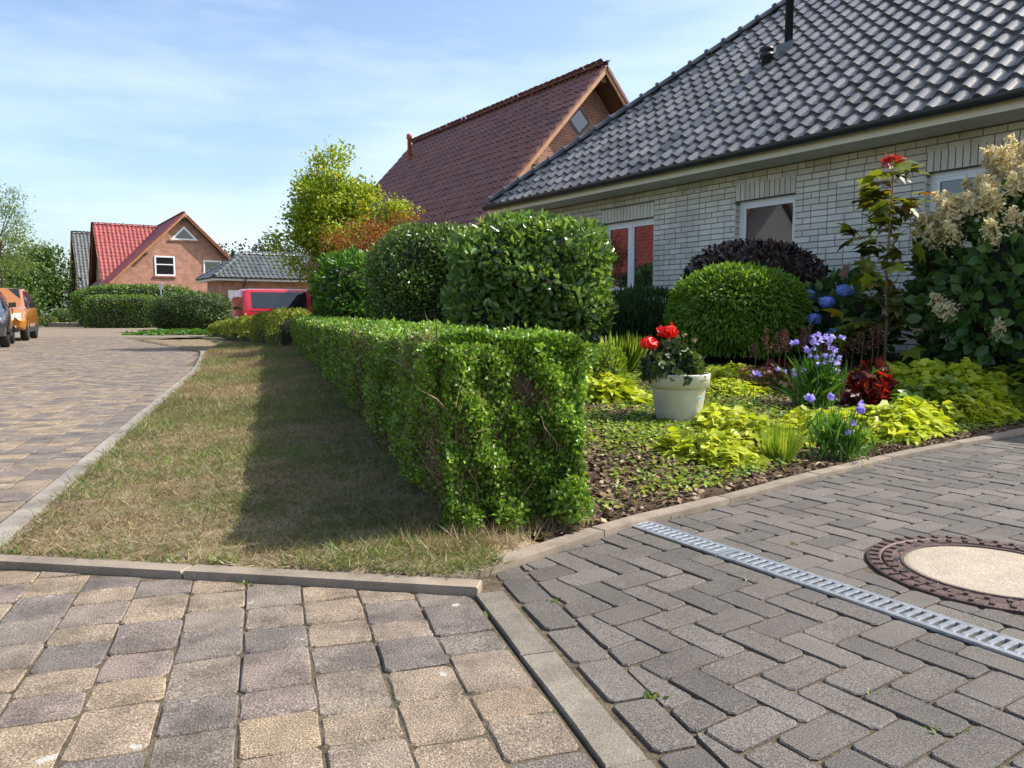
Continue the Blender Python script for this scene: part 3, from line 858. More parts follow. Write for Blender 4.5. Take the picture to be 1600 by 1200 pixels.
for s0, s1, z0, z1 in WINS:                # soldier courses over the windows
    n = int(round((s1 - s0) / .0833)); w = (s1 - s0) / n
    for k in range(n): bricks.append((s0 + (k + .5) * w, z1 + .12, w - .013, .236))
def house_world(s, i, z):
    return W0[0] + E2[0] * s + IN[0] * i, W0[1] + E2[1] * s + IN[1] * i, z
def view_rank(s, i, z):
    x, y, zz = house_world(s, i, z)
    return (0 if in_view(x, y, zz, 0) else 1, math.hypot(x, y))
order = sorted(range(len(bricks)), key=lambda k: ((0 if bricks[k][1] > 1.45 else 1), view_rank(bricks[k][0], 0, bricks[k][1])))
single = set(order[:300]); cache = {}; rest = MB()
for k, (s, z, w, h) in enumerate(bricks):
    w = round(w, 3); h = round(h, 3)
    if k in single:
        if (w, h) not in cache:
            cache[(w, h)] = MB().add(*[(lambda v, f: ([(p[0], -p[2], p[1]) for p in v], f))(*paver_geo(rect(-w / 2, w / 2, -h / 2, h / 2), .0, .003, .0008, depth=.012, corner=.003))][0]).mesh('brick')
            cache[(w, h)].materials.append(M['white_brick'])
        o = new_obj('brick', cache[(w, h)], None, wall_o); o.location = (s, random.uniform(-.0015, .001), z)
    else:
        v, f = paver_geo(rect(s - w / 2, s + w / 2, z - h / 2, z + h / 2), .0, .003, .0008, depth=.012, corner=.003)
        rest.add([(p[0], -p[2], p[1]) for p in v], f)
tag(rest.build('farther_bricks', M['white_brick'], wall_o), kind='stuff')
rv = MB()                                  # brick reveals
for s0, s1, z0, z1 in WINS:
    for k in range(int((z1 - z0) / CH)):
        zz = z0 + k * CH
        rv.box(s0 - .008, s0 + .003, .003, .115, zz + .006, zz + CH - .006); rv.box(s1 - .003, s1 + .008, .003, .115, zz + .006, zz + CH - .006)
tag(rv.build('reveal_bricks', M['white_brick'], wall_o), kind='stuff')
for k, (s0, s1, z0, z1) in enumerate(WINS):
    wo = MB(); fr = .065
    wo.box(s0, s1, .10, .16, z1 - fr, z1 - .002); wo.box(s0, s1, .10, .16, z0, z0 + fr); wo.box(s0 + .0, s0 + fr, .10, .16, z0 + fr, z1 - fr); wo.box(s1 - fr, s1, .10, .16, z0 + fr, z1 - fr)
    win = wo.build('window', M['upvc'], house)
    panes = [(s0 + fr, (s0 + s1) / 2 - .03), ((s0 + s1) / 2 + .03, s1 - fr)] if k != 1 else [(s0 + fr, s1 - fr)]
    if k != 1: MB().box((s0 + s1) / 2 - .03, (s0 + s1) / 2 + .03, .098, .158, z0 + fr, z1 - fr).build('mullion', M['upvc'], win)
    for a, b in panes:
        ca = MB(); c2 = .045
        ca.box(a, b, .108, .150, z1 - fr - c2, z1 - fr - .001); ca.box(a, b, .108, .150, z0 + fr, z0 + fr + c2); ca.box(a, a + c2, .108, .150, z0 + fr + c2, z1 - fr - c2); ca.box(b - c2, b, .108, .150, z0 + fr + c2, z1 - fr - c2)
        ca.build('casement', M['upvc'], win)
        MB().box(a + c2, b - c2, .128, .134, z0 + fr + c2, z1 - fr - c2).build('pane', M['glass'], win)
    MB().box(s0 + .0, s1 - .0, -.03, .10, z0 - .028, z0 - .002).build('sill', M['soffit'], win)
MB().box(HL + .3, HR - .3, .31, 9.1, .1, 2.8).build('interior', M['plastic'], house)
# eaves
MB().box(HL - ES + .02, HR + ES - .02, -ES + .025, .0, WTOP + .002, WTOP + .02).build('soffit', M['soffit'], house)
for a, b in ((HL - ES + .02, HL), (HR, HR + ES - .02)): MB().box(a, b, .0, 9.5 + ES, WTOP + .003, WTOP + .021).build('side_soffit', M['soffit'], house)
MB().box(HL - ES, HR + ES, -ES, -ES + .022, WTOP - .012, WTOP + .105).build('fascia', M['cream'], house)
for a, b in ((HL - ES, HL - ES + .022), (HR + ES - .022, HR + ES)): MB().box(a, b, -ES + .022, 9.5 + ES, WTOP - .012, WTOP + .105).build('side_fascia', M['cream'], house)
gut = MB(); prof = [(-.076 * math.cos(math.pi * k / 8), -.080 * math.sin(math.pi * k / 8)) for k in range(9)]
for a, b in ((HL - ES - .02, HR + ES + .02),):
    vs = [(x, -ES - .088 + p[0], EZ - .005 + p[1]) for x in (a, b) for p in prof] + [(x, -ES - .088 + p[0] * .93, EZ - .005 + p[1] * .93) for x in (a, b) for p in prof]
    n = 9
    f_ = [(k, k + 1, n + k + 1, n + k) for k in range(8)] + [(2 * n + k + 1, 2 * n + k, 3 * n + k, 3 * n + k + 1) for k in range(8)]
    f_ += [(0, n, 3 * n, 2 * n), (8, 2 * n + 8, 3 * n + 8, n + 8)]
    f_ += [tuple(range(8, -1, -1)), tuple(n + k for k in range(9))]
    gut.add(vs, f_)
gut_o = gut.build('gutter', M['gutter'], house)
for x in np.arange(HL - .3, HR + .5, 1.15):
    c_ = MB(); c_.add([(xx, -ES - .088 + p[0] * 1.06, EZ - .005 + p[1] * 1.06) for xx in (x, x + .03) for p in prof], [(k, k + 1, 10 + k, 9 + k) for k in range(8)]); c_.build('bracket', M['gutter'], gut_o)
# roof body
RUN = 5.35
e0, e1, i0, i1 = HL - ES, HR + ES, -ES, 9.5 + ES
rz = EZ + RUN * TP
i_mid = i0 + RUN
a_, b_, c_, d_ = (e0, i0, EZ), (e1, i0, EZ), (e1, i1, EZ), (e0, i1, EZ)
r0, r1 = (e0 + RUN, i_mid, rz), (e1 - RUN, i_mid, rz)
roof = MB().add([a_, b_, c_, d_, r0, r1], [(0, 1, 5, 4), (1, 2, 5), (2, 3, 4, 5), (3, 0, 4), (3, 2, 1, 0)]).build('roof', M['tile_dark'], house)

def s_tile(w, ln, amp, th, nx=8):
    """one pan tile: wave profile across, lip in front, tilted so that it laps the row below"""
    xs = [(-.5 + k / nx) * w * 1.02 for k in range(nx + 1)]
    pr = [amp * (1.9 * max(0., math.cos(2 * math.pi * (x / w + .12))) ** .75 - .35 + .15 * math.cos(2 * math.pi * (x / w + .12))) for x in xs]
    v = []; f = []
    for x, p in zip(xs, pr): v.append((x, 0, p + th))
    for x, p in zip(xs, pr): v.append((x, ln, p + .004))
    for x, p in zip(xs, pr): v.append((x, .004, p + th * .08))
    for x, p in zip(xs, pr): v.append((x, 0, p + th))
    n = nx + 1
    for k in range(nx):
        f.append((k, k + 1, n + k + 1, n + k)); f.append((2 * n + k, 2 * n + k + 1, 3 * n + k + 1, 3 * n + k))
    return v, f

def tiled_plane(parent, mat, length, slope, w, ex, amp, th, xf, limit=0, rank=None, keep=None, name='tile', rest_name='farther_tiles', hip_cuts=(), nx=8):
    """xf: 4x4 from plane coordinates (along, up the slope, normal) to the parent's"""
    v, f = s_tile(w, ex * 1.06, amp, th, nx)
    cells = []
    for r_ in range(int(slope / ex) + 1):
        for k in range(int(length / w) + 1):
            x, y = (k + .5) * w, r_ * ex
            if keep and not keep(x, y): continue
            cells.append((x, y))
    single = set()
    if limit:
        single = set(sorted(range(len(cells)), key=lambda k: rank(*cells[k]))[:limit])
        tm = MB().add(v, f).mesh(name, True); tm.materials.append(mat)
        for k in single:
            o = new_obj(name, tm, None, parent)
            o.matrix_local = xf @ Matrix.Translation((cells[k][0], cells[k][1] + random.gauss(0, .004), random.gauss(0, .0035))) @ Matrix.Rotation(random.gauss(0, .006), 4, 'Z') @ Matrix.Rotation(random.gauss(0, .02), 4, 'Y')
    V = np.array(v); cs = np.array([c for k, c in enumerate(cells) if k not in single])
    if len(cs) == 0: return
    P = V[None] + np.concatenate([cs + rng.normal(0, .004, cs.shape), rng.normal(0, .0035, (len(cs), 1))], 1)[:, None, :]
    P[:, :, 2] += (rng.normal(0, .008, len(cs)))[:, None] * V[None, :, 0] / w * 2
    P = P.reshape(-1, 3)
    A = np.array(xf); P = P @ A[:3, :3].T + A[:3, 3]
    Fq = np.array(f)[None] + (np.arange(len(cs)) * len(v))[:, None, None]
    me = fast_mesh(rest_name, P, [Fq.reshape(-1, 4)])
    me.polygons.foreach_set('use_smooth', [True] * len(me.polygons))
    if hip_cuts:
        b = bmesh.new(); b.from_mesh(me)
        for co, no in hip_cuts:
            bmesh.ops.bisect_plane(b, geom=b.verts[:] + b.edges[:] + b.faces[:], plane_co=co, plane_no=no, clear_outer=True)
        b.to_mesh(me); b.free()
    tag(new_obj(rest_name, me, mat, parent), kind='stuff')

def plane_xf(origin, along, up):
    a = Vector(along).normalized(); u = Vector(up).normalized(); n = a.cross(u)
    m = Matrix((a, u, n)).transposed().to_4x4(); m.translation = Vector(origin) + n * .012
    return m
cp, sp = math.cos(PITCH), math.sin(PITCH)
xf = plane_xf((e0, i0 - .05 * cp, EZ - .05 * sp), (1, 0, 0), (0, cp, sp))
SL = RUN / cp + .05
def kp(x, y):
    run = y * cp
    return run - .25 < x < (e1 - e0) - run + .25
def rk(x, y):
    p = xf @ Vector((x, y, 0)); wx, wy, wz = house_world(*p)
    edge = x - y * cp
    return (0 if in_view(wx, wy, wz, 0) and edge > .4 else 1, math.hypot(wx, wy))
tiled_plane(roof, M['tile_dark'], e1 - e0, SL, .25, .288, .030, .046, xf, limit=300, rank=rk, keep=kp,
            hip_cuts=[((e0, i0, 0), (-1, 1, 0)), ((e1, i0, 0), (1, 1, 0))], nx=10)
# hip and ridge caps
def cap_run(a, b, parent, mat, name, ln=.36, rad=.115, lift=.03):
    a, b = Vector(a), Vector(b); d_ = (b - a).normalized(); L_ = (b - a).length
    side = d_.cross(Vector((0, 0, 1))).normalized(); up = side.cross(d_)
    m_ = MB(); n = 8
    vs = []
    for y, r_ in ((0, rad * 1.28), (.05, rad * 1.28), (.055, rad), (ln * 1.05, rad * .93)):
        for k in range(n + 1):
            t_ = math.pi * k / n
            vs.append((r_ * math.cos(t_), y, r_ * math.sin(t_) * .8 - .02))
    fs = [(i * (n + 1) + k, i * (n + 1) + k + 1, (i + 1) * (n + 1) + k + 1, (i + 1) * (n + 1) + k) for i in range(3) for k in range(n)] + [tuple(range(n, -1, -1))]
    m_.add(vs, fs); me = m_.mesh(name, True); me.materials.append(mat)
    Mx = Matrix((side, d_, up)).transposed().to_4x4()
    for k in range(int(L_ / ln)):
        o = new_obj(name, me, None, parent); m4 = Mx.copy(); m4.translation = a + d_ * (k * ln) + up * lift; o.matrix_local = m4
cap_run(Vector(a_) + Vector((.05, .05, .03)), r0, roof, M['tile_hip'], 'hip_tile', rad=.13, lift=.085)
cap_run(Vector(b_) + Vector((-.05, .05, .03)), r1, roof, M['tile_hip'], 'hip_tile', rad=.13, lift=.085)
cap_run(r0, r1, roof, M['tile_hip'], 'ridge_tile', rad=.13, lift=.085)
# flue and vent
FLUE, VENT = (-2.03, 2.37), (-2.15, 1.98)
def roof_pt(s, run): return (s, i0 + run, EZ + run * TP)
fx = roof_pt(FLUE[0], FLUE[1])
fl = MB(); fl.lathe([(.0, -.3), (.065, -.3), (.065, .95), (.10, .955), (.10, 1.0), (.07, 1.005), (.07, 1.05), (.11, 1.055), (.11, 1.10), (.0, 1.14)], 14, fx); flo = fl.build('flue_pipe', M['black_metal'], house, True)
MB().box(fx[0] - .16, fx[0] + .16, fx[1] - .10, fx[1] + .14, fx[2] - .12, fx[2] + .12).build('flashing', M['tile_dark'], flo)
vx = roof_pt(VENT[0], VENT[1])
vt = MB(); vt.lathe([(.0, -.3), (.075, -.3), (.075, .20), (.11, .21), (.11, .26), (.08, .27), (.08, .30), (.115, .31), (.11, .35), (.0, .37)], 14, vx); vt.build('roof_vent', M['black_metal'], house, True)
# ================================================================== neighbouring houses
def gable_house(name, label, loc, ridge_z, hw, length, pitch, base_z, wall_mat, tile_mat, w, ex, over=.5, wall_set=.5, rake_mat=None, amp=.022, th=.028, eave_run=None):
    """ridge along local -x from the gable at x=0; front slope towards -y"""
    h = thing(name, label, 'house', (loc[0], loc[1], 0), HROT)
    tp = math.tan(pitch); cpp, spp = math.cos(pitch), math.sin(pitch)
    run = eave_run or hw + over
    wt = ridge_z - hw * tp - .22
    m_ = MB()
    for x in (-wall_set, -length + wall_set):
        xa, xb = (x - .28, x) if x > -length / 2 else (x, x + .28)
        poly = [(-hw, base_z), (hw, base_z), (hw, wt), (0, ridge_z - .22), (-hw, wt)]
        n = 5
        m_.add([(xa, p[0], p[1]) for p in poly] + [(xb, p[0], p[1]) for p in poly], [tuple(range(4, -1, -1)), tuple(range(5, 10))] + [(k, (k + 1) % 5, 5 + (k + 1) % 5, 5 + k) for k in range(5)])
    m_.box(-length + wall_set + .28, -wall_set - .28, -hw, -hw + .28, base_z, wt); m_.box(-length + wall_set + .28, -wall_set - .28, hw - .28, hw, base_z, wt)
    wall_ = m_.build('wall', wall_mat, h)
    rf = MB()
    for sg in (-1, 1):
        a = (0, 0, ridge_z); b = (-length, 0, ridge_z); c_ = (-length, sg * run, ridge_z - run * tp); d_ = (0, sg * run, ridge_z - run * tp)
        t_ = .10
        vs = [a, b, c_, d_] + [(p[0], p[1], p[2] - t_ / cpp) for p in (a, b, c_, d_)]
        rf.add(vs, [(0, 1, 2, 3), (7, 6, 5, 4), (2, 6, 7, 3), (3, 7, 4, 0), (1, 5, 6, 2)])
    roof_ = rf.build('roof', M['wood_dark'], h)
    for sg in (-1, 1):
        if sg < 0: x_f = plane_xf((-length, -run - .04 * cpp, ridge_z - run * tp - .04 * spp), (1, 0, 0), (0, cpp, spp))
        else: x_f = plane_xf((0, run + .04 * cpp, ridge_z - run * tp - .04 * spp), (-1, 0, 0), (0, -cpp, spp))
        tiled_plane(roof_, tile_mat, length - w * .4, run / cpp - .02, w, ex, amp, th, x_f, rest_name='tiles', nx=6)
    cap_run((-length, 0, ridge_z + .03), (0.02, 0, ridge_z + .03), roof_, tile_mat, 'ridge_tile', ln=.4, rad=.12)
    for sg in (-1, 1):                      # barge boards
        bb = MB(); dz = .24
        for x0, x1 in ((.003, .035),):
            vs = [(x0, 0, ridge_z + .0), (x0, sg * run, ridge_z - run * tp), (x0, sg * run, ridge_z - run * tp - dz), (x0, 0, ridge_z - dz)]
            vs += [(x1, p[1], p[2]) for p in vs]
            bb.add(vs, [(0, 1, 2, 3), (7, 6, 5, 4), (0, 4, 5, 1), (1, 5, 6, 2), (2, 6, 7, 3)])
        bb.build('barge_board', rake_mat or M['wood'], h)
        vt_ = MB(); n = int(run / cpp / ex)
        for k in range(n):                  # verge tiles over the board
            y0 = run - k * ex * cpp; y1 = run - (k + 1.04) * ex * cpp
            z0, z1 = ridge_z - y0 * tp, ridge_z - y1 * tp
            vs = [(-.10, sg * y0, z0 + .07), (.07, sg * y0, z0 + .07), (.07, sg * y1, z1 + .045), (-.10, sg * y1, z1 + .045), (.07, sg * y0, z0 - .07), (.07, sg * y1, z1 - .08), (-.10, sg * y0, z0 + .02)]
            vt_.add(vs, [(0, 1, 2, 3), (1, 4, 5, 2), (0, 6, 4, 1)])
        vt_.build('verge_tiles', tile_mat, roof_)
    for y, rel in ((0, .35), (-hw * .52, .30), (hw * .52, .30)):      # purlin ends under the overhang
        z = ridge_z - abs(y) * tp - rel
        MB().box(-wall_set, -.06, y - .09, y + .09, z - .12, z + .08).build('purlin', M['wood_dark'], h)
    return h, wall_, roof_
bh, bwall, broof = gable_house('brown_roofed_house', 'red brick house with steep brown tiled roof behind the white bungalow', (2.8, 23.8), 8.25, 4.8, 12.8, R(47.6), .0, M['red_brick'], M['tile_brown'], .30, .34, over=.3, wall_set=.75, rake_mat=M['wood'])
wz = 6.72
dm = .44
wv = MB(); 
wv.add([(-.73, -dm - .4, wz), (-.73, -.4, wz - dm), (-.73, dm - .4, wz), (-.73, -.4, wz + dm), (-.748, -dm - .4, wz), (-.748, -.4, wz - dm), (-.748, dm - .4, wz), (-.748, -.4, wz + dm)], [(0, 1, 2, 3), (0, 4, 5, 1), (1, 5, 6, 2), (2, 6, 7, 3), (3, 7, 4, 0)])
bwin = wv.build('window', M['black_metal'], bh)
d2 = dm - .1
MB().add([(-.724, -d2 - .4, wz), (-.724, -.4, wz - d2), (-.724, d2 - .4, wz), (-.724, -.4, wz + d2)], [(0, 1, 2, 3)]).build('pane', M['glass'], bwin)
pz = 8.25 - .95 * math.tan(R(47.6))
MB().lathe([(.0, -.3), (.085, -.3), (.085, .85), (.12, .86), (.12, 1.02), (.10, 1.05), (.0, 1.07)], 12, (-11.3, -.95, pz)).build('flue_pipe', M['copper'], bh, True)

# far red roofed house with a cross wing
rh, rwall, rroof = gable_house('red_roofed_house', 'far orange brick house with bright red roof and triangular gable window', (-23.5, 56), 8.05, 5.0, 17, R(45), -.05, M['orange_brick'], M['tile_red'], .30, .36, over=.55, wall_set=.45, rake_mat=M['wood'])
def win_rect(parent, x, y0, y1, z0, z1, frame=.10, bar=None):
    f = MB()
    f.box(x, x + .04, y0, y1, z1 - frame, z1); f.box(x, x + .04, y0, y1, z0, z0 + frame); f.box(x, x + .04, y0, y0 + frame, z0 + frame, z1 - frame); f.box(x, x + .04, y1 - frame, y1, z0 + frame, z1 - frame)
    if bar: f.box(x + .002, x + .035, y0 + frame, y1 - frame, bar - .035, bar + .035)
    o = f.build('window', M['upvc'], parent)
    MB().box(x + .004, x + .016, y0 + frame, y1 - frame, z0 + frame, z1 - frame).build('pane', M['glass'], o)
    MB().box(x, x + .10, y0 - .08, y1 + .08, z0 - .12, z0 - .002).build('sill', M['red_brick'], o)
win_rect(rh, -.445, -2.05, -.70, 3.55, 4.95, bar=4.35)
win_rect(rh, -.445, 1.25, 2.55, 3.55, 4.75)
tw = MB(); zc = 6.15
def tri(x0, x1, k):
    return [(x, y * k, zc + .35 + (z - .35) * k) for x in (x0, x1) for y, z in ((-.95, 0), (.95, 0), (0, 1.0))]
tw.add(tri(-.445, -.40, 1.0), [(2, 1, 0), (3, 4, 5), (0, 1, 4, 3), (1, 2, 5, 4), (2, 0, 3, 5)])
two = tw.build('window', M['upvc'], rh)
tg = MB(); tg.add(tri(-.41, -.392, .70), [(2, 1, 0), (3, 4, 5), (0, 1, 4, 3), (1, 2, 5, 4), (2, 0, 3, 5)]); tg.build('pane', M['glass'], two)
MB().box(-.445, -.36, -1.05, 1.05, zc - .10, zc - .002).build('sill', M['red_brick'], two)
def wing(h, xr, y_end, zr, half, tp, y_in, base_z, wall_mat, tile_mat, w=.30, ex=.36):
    """cross wing: ridge along local y at x = xr, from y_in out to y_end (negative)"""
    ph = math.atan(tp); cpp, spp = math.cos(ph), math.sin(ph)
    z_e = zr - half * tp
    rf = MB()
    for sg in (-1, 1):
        vs = [(xr, y_end, zr), (xr, y_in, zr), (xr + sg * half, y_in, z_e), (xr + sg * half, y_end, z_e)]
        vs += [(p[0], p[1], p[2] - .14) for p in vs]
        rf.add(vs, [(0, 1, 2, 3), (7, 6, 5, 4), (0, 3, 7, 4), (3, 2, 6, 7), (1, 5, 6, 2)])
    r_ = rf.build('wing_roof', M['wood_dark'], h)
    x_f = plane_xf((xr + half + .04 * cpp, y_end, z_e - .04 * spp), (0, 1, 0), (-cpp, 0, spp))
    tiled_plane(r_, tile_mat, y_in - y_end, half / cpp - .02, w, ex, .030, .030, x_f, rest_name='tiles', nx=6)
    x_f = plane_xf((xr - half - .04 * cpp, y_in, z_e - .04 * spp), (0, -1, 0), (cpp, 0, spp))
    tiled_plane(r_, tile_mat, y_in - y_end, half / cpp - .02, w, ex, .030, .030, x_f, rest_name='tiles', nx=6)
    cap_run((xr, y_end, zr + .03), (xr, y_in, zr + .03), r_, tile_mat, 'ridge_tile', ln=.4, rad=.12)
    g = MB(); hw = half - .4; y = y_end + .35
    poly = [(xr - hw, base_z), (xr + hw, base_z), (xr + hw, zr - hw * tp - .2), (xr, zr - .2), (xr - hw, zr - hw * tp - .2)]
    g.add([(p[0], y, p[1]) for p in poly] + [(p[0], y + .25, p[1]) for p in poly], [tuple(range(5)), tuple(range(9, 4, -1))] + [(k, 5 + k, 5 + (k + 1) % 5, (k + 1) % 5) for k in range(5)])
    g.box(xr + hw - .25, xr + hw, y + .25, y_in, base_z, zr - hw * tp - .2); g.box(xr - hw, xr - hw + .25, y + .25, y_in, base_z, zr - hw * tp - .2)
    g.build('wing_wall', wall_mat, h)
    for sg in (-1, 1):
        b = MB(); vs = [(xr, y_end - .03, zr), (xr + sg * half, y_end - .03, z_e), (xr + sg * half, y_end - .03, z_e - .3), (xr, y_end - .03, zr - .3)]
        vs += [(p[0], y_end - .004, p[2]) for p in vs]
        b.add(vs, [(0, 1, 2, 3), (7, 6, 5, 4), (0, 4, 5, 1), (1, 5, 6, 2), (2, 6, 7, 3), (3, 7, 4, 0)])
        b.build('barge_board', M['wood'], h)
wing(rh, -9.5, -4.94, 7.84, 4.6, 1.146, 0, -.05, M['wood'], M['tile_red'])
# grey roofed house farther left
gh = thing('grey_roofed_house', 'far brick house with steep grey roof left of the red roof', 'house', (-26.5, 62), HROT)
wing(gh, -17.2, -6.2, 8.35, 5.0, 1.25, 6, -.05, M['red_brick'], M['tile_grey'])
MB().lathe([(.0, -.3), (.08, -.3), (.08, .35), (.12, .36), (.12, .45), (.0, .5)], 10, (-14.6, -3.2, 8.35 - 2.6 * 1.25)).build('roof_vent', M['black_metal'], gh)

# garage with hipped roof
gg = thing('hip_roofed_garage', 'low brick garage with dark hipped roof behind the red van', 'garage', (-15.0, 39.0), HROT)
# local: near corner of the eaves at origin; x from -3.8 to 0 (front at x=0), y from 0 to 7.6
gd, gw_, gt = 3.8, 7.6, math.tan(R(35))
gzv = 2.70
wv = MB(); wv.box(-gd + .4, -.4, .4, .65, -.1, gzv - .16); wv.box(-gd + .4, -.4, gw_ - .65, gw_ - .4, -.1, gzv - .16); wv.box(-.65, -.4, .65, gw_ - .65, -.1, gzv - .16); wv.box(-gd + .4, -gd + .65, .65, gw_ - .65, -.1, gzv - .16)
wv.build('wall', M['orange_brick'], gg)
MB().box(-.397, -.37, .75, 1.35, 1.15, 2.05).build('window', M['upvc'], gg)
MB().box(-.397, -.37, 1.75, 2.65, .9, 2.15).build('door_panel', M['upvc'], gg)
MB().box(-gd + .02, -.02, .02, gw_ - .02, gzv - .16, gzv - .13).build('soffit', M['upvc'], gg)
fb = MB(); fb.box(-gd, 0, -.022, 0, gzv - .17, gzv - .02); fb.box(0, .022, -.022, gw_, gzv - .17, gzv - .02); fb.box(-gd, 0, gw_, gw_ + .022, gzv - .17, gzv - .02); fb.box(-gd - .022, -gd, -.022, gw_, gzv - .17, gzv - .02)
fb.build('fascia', M['upvc'], gg)
ha = gd / 2
A_, B_, C_, D_ = (0, 0, gzv), (0, gw_, gzv), (-gd, gw_, gzv), (-gd, 0, gzv)
R0, R1 = (-ha, ha, gzv + ha * gt), (-ha, gw_ - ha, gzv + ha * gt)
groof = MB().add([A_, B_, C_, D_, R0, R1], [(0, 1, 5, 4), (1, 2, 5), (2, 3, 4, 5), (3, 0, 4), (3, 2, 1, 0)]).build('roof', M['tile_grey'], gg)
cg, sg_ = math.cos(R(35)), math.sin(R(35))
x_f = plane_xf((.06 * cg, 0, gzv - .06 * sg_), (0, 1, 0), (-cg, 0, sg_))
tiled_plane(groof, M['tile_grey'], gw_, ha / cg + .05, .25, .33, .025, .03, x_f, keep=lambda x, y: y * cg - .3 < x < gw_ - y * cg + .3, rest_name='front_tiles', hip_cuts=[((0, 0, 0), (-1, -1, 0)), ((0, gw_, 0), (-1, 1, 0))], nx=6)
x_f = plane_xf((-gd, -.06 * cg, gzv - .06 * sg_), (1, 0, 0), (0, cg, sg_))
tiled_plane(groof, M['tile_grey'], gd, ha / cg + .05, .25, .33, .025, .03, x_f, keep=lambda x, y: y * cg - .3 < x < gd - y * cg + .3, rest_name='side_tiles', hip_cuts=[((0, 0, 0), (1, 1, 0)), ((-gd, 0, 0), (-1, 1, 0))], nx=6)
cap_run(Vector(A_) + Vector((-.02, .02, .03)), R0, groof, M['tile_grey'], 'hip_tile'); cap_run(Vector(B_) + Vector((-.02, -.02, .03)), R1, groof, M['tile_grey'], 'hip_tile'); cap_run(Vector(D_) + Vector((.02, .02, .03)), R0, groof, M['tile_grey'], 'hip_tile'); cap_run(R0, R1, groof, M['tile_grey'], 'ridge_tile')
gg_g = MB()
gp = [(-.06 * math.cos(math.pi * k / 6), -.06 * math.sin(math.pi * k / 6)) for k in range(7)]
gg_g.add([(.085 + p[0], y, gzv - .01 + p[1]) for y in (-.1, gw_) for p in gp], [(k, k + 1, 8 + k, 7 + k) for k in range(6)])
gg_g.add([(x, -.085 + p[0], gzv - .01 + p[1]) for x in (-gd, .1) for p in gp], [(k, k + 1, 8 + k, 7 + k) for k in range(6)])
gg_g.build('gutter', M['gutter'], gg)
MB().tube([(.085, 1.55, gzv - .05), (.085, 1.55, gzv - .2), (-.30, 1.5, gzv - .45), (-.34, 1.5, gzv - .6), (-.34, 1.5, -.05)], .04, 8).build('downpipe', M['gutter'], gg)

# house across the street, seen only mirrored in the bungalow's windows
oh, owall, oroof = gable_house('house_across_street', 'rendered house with red roof mirrored in the bungalow windows', (-29.5, 13.5), 8.3, 4.6, 12, R(45), -.05, M['render_wall'], M['tile_red'], .30, .36, over=.5, wall_set=.4)
win_rect(oh, -.395, -1.6, -.5, 3.6, 4.9); win_rect(oh, -.395, .5, 1.6, 3.6, 4.9)
